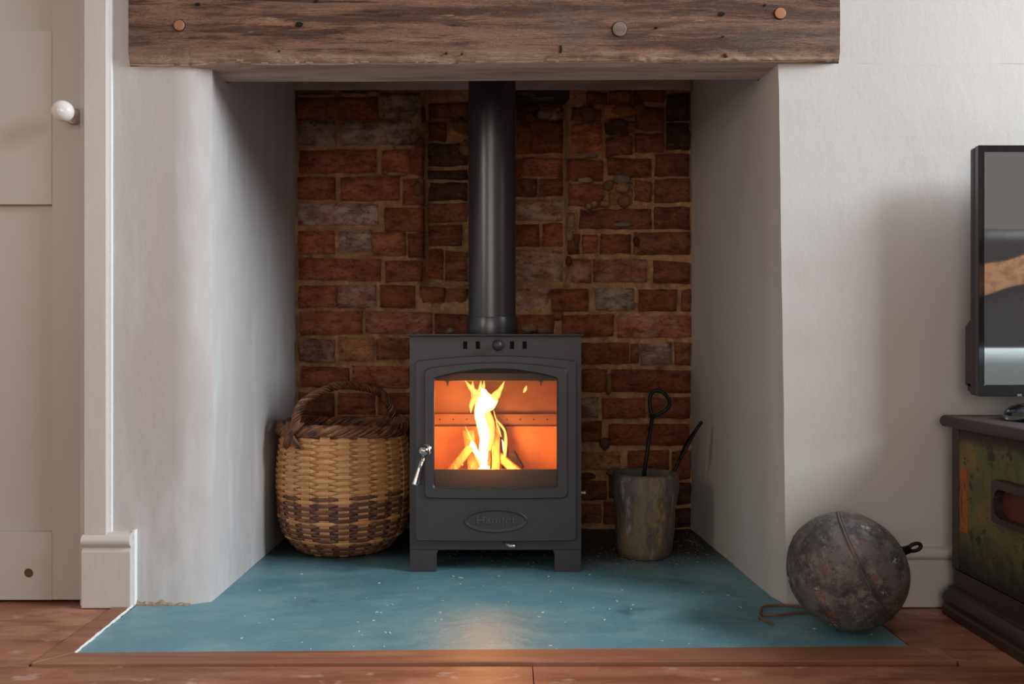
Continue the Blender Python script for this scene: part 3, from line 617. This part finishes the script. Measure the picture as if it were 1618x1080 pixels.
bmesh.ops.transform(bm, matrix=Matrix.Translation((bc[0], Y1 - .0008, bc[1] + .001)) @ Matrix.Rotation(PI / 2, 4, 'X') @ Matrix.Diagonal((1.0, .82, 1, 1)), verts=bm.verts)
put('lettering', bm, M_text, badge, label='raised lettering reading Hamlet')
# handle
hc = W(674, 711, Y2 - .018)
hd = put('door_handle', lathe(W(673.5, 710.5, Y2 + .001), [(.0135, 0), (.0135, .002), (.0125, .003), (.008, .004), (.0055, .016)], 24, ax=(0, -1, 0)), M_chrome, dp, smooth=True, label='polished chrome handle')
bm = bmesh.new(); bmesh.ops.create_uvsphere(bm, u_segments=24, v_segments=16, radius=.0128, matrix=Matrix.Translation(W(670.5, 712, Y2 - .022))); put('ball', bm, M_chrome, hd, smooth=True) if False else None
bmesh.ops.create_uvsphere(bm, u_segments=2 + 1, v_segments=3, radius=.0001, matrix=Matrix.Translation(W(670.5, 712, Y2 - .022))); bm.free()
bm = bmesh.new(); bmesh.ops.create_uvsphere(bm, u_segments=24, v_segments=16, radius=.0128, matrix=Matrix.Translation(W(670.5, 712, Y2 - .022)))
pa, pb = W(668, 722, Y2 - .022), W(656, 766, Y2 - .026); v_ = (pb - pa)
lathe(pa, [(.0042, 0), (.0056, v_.length * .45), (.0082, v_.length - .003), (.0086, v_.length - .001), (.0075, v_.length), (.0003, v_.length)], 20, bm=bm, ax=v_.normalized())
bpy.data.objects.remove(hd)
hd = put('door_handle', bm, M_chrome, stove, smooth=True, label='polished chrome ball handle with a tapered lever')
put('handle_boss', lathe(W(673.5, 710.5, Y2 + .001), [(.0135, 0), (.0135, .002), (.0125, .003), (.008, .004), (.0055, .016)], 24, ax=(0, -1, 0)), M_chrome, hd, smooth=True)
kc = W(786.5, 545, YS - .001)
put('air_knob', lathe(kc, [(.005, 0), (.005, .010), (.009, .013), (.0122, .019), (.0125, .025), (.010, .031), (.005, .0345), (.0003, .035)], 28, ax=(0, -1, 0)), M_iron, stove, smooth=True, label='round black air control knob')
put('side_pin', lathe(Vector((sx1 - .001, .30, zy(778, .30))), [(.0035, 0), (.0035, .010), (.0045, .010), (.0045, .014), (.0003, .014)], 14, ax=(1, 0, 0)), M_screw, stove, label='small bright metal pin')
lv = W(806, 862, YS - .012)
put('riddling_lever', tube([W(795, 857, YS - .002), W(800, 859, YS - .012), W(806, 862, YS - .018), W(814, 862.5, YS - .020)], [.0015, .0025, .005, .0035], 8), M_screw, stove, smooth=True, label='bright worn lever tip under the door')
# firebox
fb = put('firebox', box(sx0 + .012, sx1 - .012, .500, .512, .06, zt - .02), M_verm, stove)
bx_ = [sx0 + .012, sx1 - .012]
for xx in (bx_[0], bx_[1] - .010): put('side_brick', box(xx, xx + .010, YS + .02, .498, .07, zt - .03), M_verm, fb)
Yk = .478; ZK = lambda py: zy(py, Yk)
put('back_brick', box(bx_[0] + .011, bx_[1] - .011, Yk, .498, .08, ZK(673)), M_verm, fb, label='pale lower back brick', bevel=.001)
ab = put('air_bar', box(bx_[0] + .011, bx_[1] - .011, Yk - .012, Yk + .015, zy(671, Yk - .012), zy(653, Yk - .012)), M_inner, fb, bevel=.003, label='perforated air bar')
for i in range(9):
    c = W(695 + 21.2 * i, 662, Yk - .0125); put('air_hole', lathe(c, [(.0019, 0), (.0019, .0012)], 8, ax=(0, -1, 0)), M_dark, ab)
put('upper_back', box(bx_[0] + .011, bx_[1] - .011, Yk + .004, .498, zy(655, Yk), zt - .03), M_inner, fb)
put('fire_bed', box(bx_[0] + .011, bx_[1] - .011, YS + .02, Yk - .001, .075, .10), M_inner_dark, fb)
put('log_guard', box(bx_[0] + .004, bx_[1] - .004, YS + .010, YS + .014, zy(772, YS + .01), zy(741, YS + .01)), M_inner_dark, fb, bevel=.001, label='dark steel log guard')
bf = put('baffle', box(bx_[0] + .011, bx_[1] - .011, YS + .018, .46, zy(601.5, YS + .018), zy(589, YS + .018)), M_inner_dark, fb, bevel=.001)
for px in (706, 855):
    put('baffle_hook', prism([(X(px - 6), zy(601, YS)), (X(px + 6), zy(601, YS)), (X(px + 2), zy(604, YS)), (X(px + 1.2), zy(610, YS)), (X(px - .8), zy(610, YS)), (X(px - 1), zy(604, YS))], 'y', YS + .014, YS + .017), M_inner_dark, bf)
put('firebox_roof', box(bx_[0], bx_[1], YS + .012, .498, zt - .038, zt - .034), M_inner, fb)
# logs (split, stood on end and leaning) and flames
def log(px0, py0, px1, py1, Y0, Y1_, w, m, label, dep=.022):
    a, b = W(px0, py0, Y0), W(px1, py1, Y1_); L_ = (b - a).length; s = random.uniform(0, 50); rings = []
    ax = (b - a).normalized(); n1 = Vector((0, 1, 0)).cross(ax).normalized(); n2 = ax.cross(n1)
    sec = [(-.5, -.4), (-.1, -.55), (.4, -.45), (.5, .1), (.2, .5), (-.35, .45), (-.52, 0)]
    for i in range(9):
        t = i / 8; c = a.lerp(b, t)
        rings.append([c + n1 * u * w * (1 + .15 * nz((t * 2, u, v), 2, s)) + n2 * v * dep * (1 + .15 * nz((t * 2, u, v), 2, s + 4)) + ax * (.004 * nz((u, v, i), 2, s) if i in (0, 8) else 0) for u, v in sec])
    th = put('firewood_log', loft(rings), m, origin=a, bevel=.0012, seg=1); th['label'] = label; th['category'] = 'log'; th['group'] = 'logs burning in the stove'; return th
log(752, 756, 741, 682, .36, .42, .030, M_log, 'pale split log standing left of the flame')
log(784, 756, 784, 672, .36, .43, .021, M_log, 'upright split log just right of the flame')
log(800, 756, 795, 676, .39, .44, .018, M_char, 'dark charred log behind the right upright one')
log(767, 756, 770, 694, .40, .43, .026, M_log, 'split log in the middle, deep in the flame')
log(708, 750, 742, 708, .31, .36, .020, M_log, 'low split log leaning up from the far left')
log(826, 752, 792, 722, .31, .40, .022, M_log, 'low split log leaning up from the right')
log(820, 742, 806, 716, .40, .42, .030, M_char, 'short black charred block at the right of the fire')
fire = thing('flames', 'bright yellow and orange flames rising from the logs', 'fire', W(765, 750, .36)); fire['kind'] = 'stuff'
def flame(pts, rs, m, flat=.55, name='flame'):
    P = smooth_path([W(x, y, Yq) for x, y, Yq in pts], 7); n = len(P); R = []
    for i in range(n):
        t = i / (n - 1) * (len(rs) - 1); k = min(int(t), len(rs) - 2); u = t - k; u = u * u * (3 - 2 * u)
        R.append((rs[k] * (1 - u) + rs[k + 1] * u) * .00150)
    o = put(name, tube(P, R, 16, flat=flat, up=(1, 0, 0)), m, fire, smooth=True); o['kind'] = 'stuff'; return o
Yf = .37
flame([(768, 740, Yf), (763, 715, Yf), (766, 690, Yf), (761, 668, Yf), (758, 652, Yf), (765, 636, Yf), (764, 622, Yf), (759, 612, Yf)], [4, 6, 8, 10, 9, 9, 13, 15, 7, 1], M_flame_core)
flame([(744, 652, Yf), (745, 640, Yf), (751, 631, Yf), (760, 628, Yf)], [.6, 4, 7, 7], M_flame)
flame([(766, 650, Yf + .01), (774, 641, Yf), (780, 632, Yf), (781, 624, Yf)], [5, 9, 8, 3], M_flame_core)
flame([(760, 634, Yf + .01), (752, 622, Yf), (744, 613, Yf), (735, 601, Yf)], [10, 7, 4, .6], M_flame)
flame([(752, 630, Yf + .012), (747, 616, Yf), (747, 602, Yf)], [8, 4, .6], M_flame)
flame([(757, 624, Yf), (759, 612, Yf), (760, 601, Yf)], [8, 3, .5], M_flame)
flame([(761, 624, Yf + .01), (764, 612, Yf), (765, 601, Yf)], [7, 2.6, .5], M_flame)
flame([(775, 634, Yf), (784, 624, Yf), (791, 614, Yf), (797, 602, Yf)], [9, 7, 3.4, .5], M_flame)
flame([(762, 742, Yf), (754, 722, Yf), (749, 706, Yf), (743, 690, Yf), (735, 673, Yf)], [2, 3.5, 5, 2, .5], M_flame)
flame([(762, 730, Yf - .01), (754, 716, Yf - .01), (747, 705, Yf - .01), (746, 694, Yf)], [3, 4, 6, 1], M_flame_core)
flame([(772, 742, Yf - .02), (764, 736, Yf - .02), (768, 724, Yf - .02), (771, 710, Yf - .02)], [6, 6, 3, .6], M_flame_core)
flame([(758, 742, Yf - .02), (764, 734, Yf - .02), (760, 724, Yf - .02), (754, 712, Yf - .02)], [4, 3, 2, .6], M_flame_core)
flame([(797, 722, Yf - .01), (799, 700, Yf), (798, 682, Yf), (792, 672, Yf), (784, 662, Yf), (780, 648, Yf)], [2.6, 3, 2, 2, 1.2, .5], M_flame)
flame([(797, 720, Yf - .01), (797, 708, Yf), (793, 694, Yf)], [1.6, 3, .6], M_flame_core)
flame([(792, 690, Yf), (788, 678, Yf), (783, 664, Yf)], [.8, 2, .5], M_flame)
flame([(772, 712, Yf + .02), (775, 690, Yf + .02), (774, 668, Yf + .02), (768, 646, Yf + .02)], [4, 7, 8, 5], M_flame)
flame([(762, 742, Yf + .01), (760, 722, Yf + .01), (763, 700, Yf + .01)], [6, 7, 4], M_flame)
flame([(827, 620, Yf), (830, 615, Yf), (832, 609, Yf)], [1, 2.8, .6], M_flame)
flame([(731, 735, .34), (729, 724, .34), (730, 712, .34)], [1.2, 1.6, .4], M_flame)
for nm, loc, e, r in (('firelight', W(765, 690, .34), 3.4, .03), ('firelight', W(775, 730, .31), 1.2, .02), ('firelight', W(740, 630, .33), 1.1, .02)):
    l = bpy.data.lights.new(nm, 'POINT'); l.energy = e; l.color = (1, .42, .12); l.shadow_soft_size = r; o = bpy.data.objects.new(nm, l); C.objects.link(o); o.location = loc
# flue pipe
fx, fy = W(777.5, 0, .43).x, .43
fp = thing('flue_pipe', 'black enamelled flue pipe rising from the stove top', 'pipe', (fx, fy, zt))
put('pipe', lathe((fx, fy, 0), [(.0575, zt + .03), (.0580, zt + .04), (.0580, 1.275)], 64), M_flue, fp, smooth=True)
put('collar', lathe((fx, fy, 0), [(.0625, zt + .0055), (.0630, zt + .008), (.0630, zy(502, .37)), (.0620, zy(501, .37) + .0012), (.0590, zy(501, .37) + .0012)], 64), M_flue, fp, smooth=False)
soft(fp.children[0], 30); soft(fp.children[1], 30)

# ------------------------------------------------------------------ log basket
bcx, bcy = -.413, D0 and (2.335 - D0)
bk = thing('log_basket', 'round woven splint basket with a twisted bark handle, pale above and dark below', 'basket', (bcx, bcy, 0))
PR = [(0, .108), (.006, .118), (.02, .131), (.04, .148), (.06, .157), (.09, .163), (.12, .1655), (.16, .167), (.20, .167), (.24, .164), (.27, .160), (.30, .156), (.33, .153)]
def rb(z):
    for (a, r0), (b, r1) in zip(PR, PR[1:]):
        if z <= b: t = (z - a) / (b - a); return r0 + (r1 - r0) * t
    return PR[-1][1]
NST = 22
def bp(th, z, dr=0):
    r = rb(z) + dr + .0015 * math.sin(3 * th + 1) ; return Vector((bcx + r * math.cos(th), bcy + r * math.sin(th), z + .002 * math.sin(2 * th + z * 20) * (z > .02)))
for k in range(NST):
    th = 2 * PI * k / NST + .03; w = .0150 * random.uniform(.85, 1.15); rows = []
    for j in range(26):
        z = .002 + .300 * j / 25; dth = w / max(rb(z), .1) / 1.25 * (.8 if z < .03 else 1)
        rows.append([bp(th - dth, z, .0006), bp(th + dth, z, .0006), bp(th + dth, z, -.0008), bp(th - dth, z, -.0008)])
    put('stake', loft(rows), M_splint, bk, origin=bp(th, 0), smooth=False)
NW = 40
for j in range(NW):
    z0 = .006 + .0072 * j; dark = z0 < .155 + .0 * j; rings = []; ph = random.uniform(-.15, .15); st0 = random.uniform(0, 6.28)
    M = NST * 6
    for i in range(M):
        th = 2 * PI * i / M + .03; c = math.cos(NST / 2 * (th - .03) + (PI if j % 2 else 0) + ph * .3)
        s = max(-1, min(1, c * 2.2)) ; hgt = (.0033 + .0012 * max(0, s)) * (1 + .22 * nz((th * 3, j, 0), 1, 5)); dz = .0009 * nz((th * 2, j, 3), 1)
        d = .0029 * s; t = .0011
        rings.append([bp(th, z0 + dz - hgt, d - .0003), bp(th, z0 + dz - hgt * .4, d + t), bp(th, z0 + dz + hgt * .4, d + t), bp(th, z0 + dz + hgt, d - .0003), bp(th, z0 + dz, d - t)])
    rings.append(rings[0]); bm = loft(rings, cap=False); bmesh.ops.remove_doubles(bm, verts=bm.verts, dist=1e-6)
    put('weaver', bm, M_bark if (dark and j % 7 != 5) else M_splint, bk, smooth=False, label='dark bark strip' if j == 3 else None)
put('base', lathe((bcx, bcy, 0), [(.106, .001), (.112, .004), (.112, .006), (.0005, .006)], 40), M_bark, bk)
Rr = .157; zr = .307
def ringpt(th, r, z): return Vector((bcx + r * math.cos(th), bcy + r * math.sin(th), z))
for k in range(8):
    M = 260; P = []
    for i in range(M):
        th = 2 * PI * i / M; ph = 8 * th + 2 * PI * k / 8 + .25 * math.sin(3 * th + k)
        P.append(ringpt(th, Rr + .0085 * math.cos(ph), zr + .0105 * math.sin(ph) + .003 * math.sin(3 * th)))
    put('rim_strand', tube(P, [.0050 * (1 + .25 * math.sin(i * .09 + 2 * k)) for i in range(M)], 6, closed=True), M_bark_t, bk, smooth=True)
tA, tB = math.radians(233), math.radians(42)
A = ringpt(tA, .160, .300); B = ringpt(tB, .152, .300); mid = (A + B) / 2
core = []
for i in range(61):
    t = i / 60; a = PI * (1 - t)
    h = math.sin(a) ** .72 * .112; u = (1 - math.cos(PI * t)) / 2
    core.append(A.lerp(B, u) + Vector((0, 0, h)))
put('handle', tube(core, .0065, 8), M_bark_t, bk, smooth=True)
ax = (B - A).normalized(); sd = ax.cross(Vector((0, 0, 1)))
for k in range(7):
    P = []
    for i in range(241):
        t = i / 240 * 60; q = min(int(t), 59); p = core[q].lerp(core[q + 1], t - q); tg = (core[q + 1] - core[q]).normalized(); n1 = sd; n2 = tg.cross(n1)
        ph = 2 * PI * (i / 240 * 5.5 + k / 7); rr = .0078 * (1 + .2 * math.sin(i * .23 + k))
        P.append(p + n1 * math.cos(ph) * rr + n2 * math.sin(ph) * rr)
    put('handle_wrap', tube(P, .0044, 5, flat=.7), M_bark_t, bk, smooth=True)
def lash(th0, sgn, rot):
    for k in range(4):
        o = (k - 1.5) * .0062
        for s in (1, -1):
            P = []
            for i in range(9):
                t = i / 8; z = .268 + .062 * t; th = th0 + s * (t - .5) * .30 + o / Rr * .95
                P.append(ringpt(th, rb(min(z, .33)) + .0075 + .010 * math.sin(PI * t) + (.002 if s > 0 else 0), z))
            put('lashing', tube(P, .0030, 6, flat=.6), M_bark_t, bk, smooth=True)
lash(tA, 1, 0); lash(tB, 1, 0)

# ------------------------------------------------------------------ tool pot, poker, tongs
px_, py_ = .338, .415
pot = thing('tool_pot', 'stained brown clay pot holding fire tools beside the stove', 'pot', (px_, py_, 0))
bmp = lathe((px_, py_, 0), [(.055, .0), (.062, .003), (.067, .02), (.0715, .06), (.0755, .11), (.0795, .16), (.0800, .185), (.0775, .200), (.0735, .2045), (.0690, .203), (.0670, .19), (.066, .12), (.058, .02), (.0005, .015)], 56, wob=.006)
put('body', bmp, M_bucket, pot, smooth=True)
put('ash', lathe((px_, py_, .10), [(.0655, 0), (.05, .004), (.0005, .006)], 24, wob=.004), mat('ash', '3A3634', .95), pot, smooth=True)
def tool(name, label, cat, loc): return thing(name, label, cat, loc)
pk0 = W(1016, 760, .40); base = Vector((.325, .42, .108))
pk = thing('poker', 'straight iron poker with an open loop handle standing in the clay pot', 'poker', base)
top = W(1031, 656, .405)
put('shaft', tube([base, base.lerp(top, .5), top], .0048, 8), M_toolp, pk, smooth=True)
lp = [(1031, 656), (1027, 640), (1028, 625), (1035, 617), (1046, 619), (1056, 629), (1058, 640), (1050, 649), (1038, 655), (1031, 660)]
put('loop', tube(smooth_path([W(x, y, .405 + .004 * math.sin(i)) for i, (x, y) in enumerate(lp)]), .0045, 8), M_toolp, pk, smooth=True)
tb = Vector((.372, .43, .112)); tg = thing('fire_tongs', 'dark iron scoop-ended tool leaning right out of the clay pot', 'fire tool', tb)
tp = [W(1068, 738, .45), W(1080, 715, .455), W(1091, 695, .46), W(1099, 680, .465), W(1109, 666, .47)]
put('shaft', tube(smooth_path([tb] + tp), .0042, 8), M_toolp, tg, smooth=True)
P = smooth_path([W(1073, 726, .445), W(1083, 707, .45), W(1091, 692, .455), W(1099, 679, .46)], 5)
put('scoop', tube(P, [.003 + .0095 * math.sin(PI * min(1, i / (len(P) - 1) * 1.0)) ** .8 for i in range(len(P))], 12, flat=.45, up=(0, 1, .2)), M_toolp, tg, smooth=True)

# ------------------------------------------------------------------ round float
bc_ = Vector((.621, -.156, .1045)); R_ = .1045
ball = thing('metal_float', 'weathered grey-brown round metal float with rust spots, leaning by the wall', 'float', (bc_.x, bc_.y, 0))
axis = Vector((.80, -.30, .42)).normalized()
long = Vector((-.70, -.1, .70)).normalized()
bm = bmesh.new(); bmesh.ops.create_uvsphere(bm, u_segments=96, v_segments=64, radius=1)
def ballp(n):
    f = R_ * (1 + .018 * nz(n, 1.6, 4) + .006 * nz(n, 5, 2)); p = n * f; a = p.dot(long); p = p + long * a * .035
    for dv, rr, dd in ((Vector((-.62, -.75, -.2)).normalized(), .16, .007), (Vector((-.3, -.93, -.22)).normalized(), .12, .008), (Vector((-.62, -.78, .05)).normalized(), .09, .005)):
        g = (n - dv).length / rr
        if g < 1: p -= n * dd * (1 - g * g)
    return p + bc_
for v in bm.verts: v.co = ballp(v.co.copy())
mnz = min(v.co.z for v in bm.verts)
for v in bm.verts: v.co.z -= mnz - .0003
bc_.z -= mnz
put('shell', bm, M_ball, ball, smooth=True)
u1 = axis.cross(Vector((0, 0, 1))).normalized(); u2 = axis.cross(u1)
for dd, rr in ((.32, .0022), (.36, .0012), (-.55, .0010)):
    k = math.sqrt(1 - dd * dd); P = []
    for i in range(96):
        a = 2 * PI * i / 96; n = axis * dd + (u1 * math.cos(a) + u2 * math.sin(a)) * k; P.append(ballp(n.normalized()) )
    put('seam', tube(P, rr, 6, closed=True), M_seam, ball, smooth=True)
la = ballp(Vector((.93, .0, .34)).normalized()); ld = Vector((.92, -.05, .32)).normalized()
bm = lathe(la - ld * .006, [(.013, 0), (.012, .006), (.008, .012), (.0075, .022)], 16, ax=ld)
lg = put('lug', bm, M_toolp, ball, smooth=True, label='dark iron lug with an eye')
bm = tube([la + ld * .026 + (ld * math.cos(a) * .011 + Vector((-.32, 0, .92)) * math.sin(a) * .0065) for a in [2 * PI * i / 20 for i in range(20)]], .0035, 8, closed=True)
put('eye', bm, M_toolp, lg, smooth=True)

# ------------------------------------------------------------------ chest
cx0 = .864; cyb = -.055; cyf = -.62; cx1 = 1.75
ch = thing('blanket_chest', 'old wooden chest with peeling green and ochre paint, beneath the television', 'chest', (cx0, cyb, 0))
zl0, zl1 = .360, .382
put('body', box(cx0, cx1, cyf, cyb, .088, zl0), M_chest, ch, bevel=.002, origin=(cx0, cyb, 0))
put('plinth', box(cx0 + .001, cx1, cyf, cyb, .03, .086), M_chest_d, ch, bevel=.002)
put('corner_edge', box(cx0 - .0015, cx0 + .01, cyb - .024, cyb + .0015, .09, zl0), M_chest_d, ch, bevel=.001)
put('paint_band', box(cx0 - .0008, cx0 + .004, -.112, -.084, .165, .285), M_chest_o, ch, label='strip of worn orange paint')
put('lid', prism([(cx0 - .014, zl0), (cx1, zl0), (cx1, zl1), (cx0 - .012, zl1), (cx0 - .017, zl1 - .003), (cx0 - .020, (zl0 + zl1) / 2), (cx0 - .018, zl0 + .004)], 'y', cyf - .02, cyb + .014), M_chest_d, ch, bevel=.0015)
put('base_moulding', prism([(cx0 + .005, 0), (cx0 - .020, 0), (cx0 - .020, .014), (cx0 - .016, .018), (cx0 - .017, .024), (cx0 - .020, .030), (cx0 - .016, .040), (cx0 - .008, .046), (cx0 - .007, .052), (cx0 + .005, .054)], 'y', cyf - .02, cyb + .004), M_chest_d, ch, bevel=.001)
hy0, hy1 = -.45, -.232; hz0, hz1 = .212, .286
ho = [(y, z) for y, z in rrect(hy0, hy1, hz0, hz1, .006)]; hi = [(y, z) for y, z in rrect(hy0 + .012, hy1 - .007, hz0 + .010, hz1 - .014, .022)]
def framex(o, i, x0, x1):
    R = lambda pl, x: [(x, y, z) for y, z in pl]
    bm = loft([R(o, x1), R(o, x0 + .002), R([(y, z) for y, z in o], x0), R(i, x0), R(i, x1)], cap=False); return bm
hn = put('handle_block', framex(ho, hi, cx0 - .020, cx0 + .001), M_chest_d, ch, bevel=0, label='dark wooden grip block with a hollow')
put('hollow', prism([(y, z) for y, z in rrect(hy0 + .010, hy1 - .005, hz0 + .008, hz1 - .012, .022)], 'x', cx0 - .004, cx0 + .0005), mat('worn_red_wood', '5A2A1F', .6, bumps=[(60, .4, .004)]), hn)

# clear packet on the chest
pc = thing('plastic_packet', 'crumpled clear plastic packet with a blue sheen on the chest lid', 'packet', (.98, -.16, zl1))
bm = bmesh.new(); rows = []
for i in range(26):
    u = i / 25; r = []
    for j in range(20):
        a = 2 * PI * j / 20; hh = .018 * math.sin(PI * min(1, u * 1.25 + .03)) ** .6 if u < .8 else .018 * math.sin(PI * min(1, u * 1.25 + .03)) ** .6
        hh = .0165 * (1 - (2 * u - 1) ** 4) + .001; wd = .055 * (1 - (2 * u - 1) ** 6) + .006
        p = Vector((.905 + u * .20, -.17 + wd * math.cos(a), zl1 + hh + hh * .95 * math.sin(a)))
        k = .0035 * nz(p, 55) + .0015 * nz(p, 140); p.z = max(zl1 + .0005, p.z + k); p.y += k; r.append(p)
    rows.append(r)
put('wrapper', loft(rows), M_film, pc, smooth=True)
bm = bmesh.new(); rows = []
for i in range(16):
    u = i / 15; rows.append([(.94 + u * .14, -.17 + .04 * math.cos(a) * (1 - (2 * u - 1) ** 6 * .8), zl1 + .010 + (.008 * math.sin(a)) * (1 - (2 * u - 1) ** 4 * .8)) for a in [2 * PI * j / 16 for j in range(16)]])
put('contents', loft(rows), mat('blue_white_foil', '8FA3C4', .25, .5, layers=[('3E5A9A', 14, .5, .55, .8), ('E6E6EC', 22, .55, .6, .8)]), pc, smooth=True)

# ------------------------------------------------------------------ television
YT = -.105; TX = lambda px: W(px, 0, YT).x; TZ = lambda py: zy(py, YT)
tx0 = TX(1546); tx1 = tx0 + .74; tz0, tz1 = TZ(626), TZ(229)
tv = thing('television', 'black flat-screen television standing on the old chest', 'television', ((tx0 + tx1) / 2, YT + .03, zl1))
o_ = [(x, z) for x, z in rrect(tx0, tx1, tz0, tz1, .002)]; i_ = [(x, z) for x, z in rrect(tx0 + .012, tx1 - .012, tz0 + .022, tz1 - .012, .0008)]
put('bezel', frame(o_, i_, YT, YT + .012, .001), M_bez, tv)
put('screen', box(tx0 + .011, tx1 - .011, YT + .003, YT + .006, tz0 + .021, tz1 - .011), M_screen, tv)
put('back_shell', box(tx0 - .0005, tx1, YT + .0125, YT + .032, tz0 + .001, tz1 - .001), M_tv, tv, bevel=.004)
zz0, zz1 = TZ(610), TZ(505)
put('lower_housing', prism([(YT + .026, zz0 - .006), (YT + .052, zz0), (YT + .052, zz1 - .012), (YT + .026, zz1 + .006)], 'x', tx0 + .0005, tx1 - .001), M_tv, tv, bevel=.002)
put('corner_block', prism([(YT + .026, tz0 + .003), (YT + .042, tz0 + .010), (YT + .042, tz0 + .022), (YT + .026, tz0 + .022)], 'x', tx0 + .0005, tx0 + .03), M_tv, tv)
put('indicator', box(TX(1607), TX(1614), YT - .001, YT + .002, TZ(625.5), TZ(622)), M_label, tv)
sx = (tx0 + tx1) / 2
fo = put('stand', box(sx - .14, sx + .14, YT - .08, YT + .10, zl1, zl1 + .012), M_tv, tv, bevel=.004)
put('stand_neck', box(sx - .04, sx + .04, YT + .02, YT + .04, zl1 + .012, tz0 + .02), M_tv, fo, bevel=.002)

# ------------------------------------------------------------------ sofa behind the camera (seen only in the television's reflection)
sf = thing('sofa', 'low brown sofa with a pale seat, mirrored in the television screen', 'sofa', (1.9, -1.2, 0))
SX0, SX1, SF, SB = .98, 2.75, -.84, -1.62
put('base', box(SX0, SX1, SB, SF - .02, .08, .34), M_sofa, sf, bevel=.02)
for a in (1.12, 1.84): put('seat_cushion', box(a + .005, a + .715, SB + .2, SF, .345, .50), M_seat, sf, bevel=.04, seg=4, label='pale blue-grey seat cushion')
put('backrest', box(SX0, SX1, SB, SB + .2, .34, .90), M_sofa, sf, bevel=.05, seg=4)
put('armrest', box(SX0 - .04, 1.115, SB + .02, SF, .08, .60), M_sofa, sf, bevel=.04, seg=4)
put('armrest', box(2.565, 2.75, SB + .02, SF, .08, .60), M_sofa, sf, bevel=.04, seg=4)
for x in (SX0 + .06, SX1 - .06):
    for y in (SB + .08, SF - .1): put('foot', lathe((x, y, -.002), [(.02, 0), (.028, .085)], 12), M_chest_d, sf)
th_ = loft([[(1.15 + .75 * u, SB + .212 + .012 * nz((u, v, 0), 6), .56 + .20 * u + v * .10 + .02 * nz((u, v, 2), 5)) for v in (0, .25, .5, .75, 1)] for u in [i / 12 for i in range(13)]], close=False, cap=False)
th = put('throw_blanket', th_, M_throw_sunlit, smooth=True); th['label'] = 'fur throw draped across the sofa back, its sunlit patch painted tan, mirrored in the screen'; th['category'] = 'throw'
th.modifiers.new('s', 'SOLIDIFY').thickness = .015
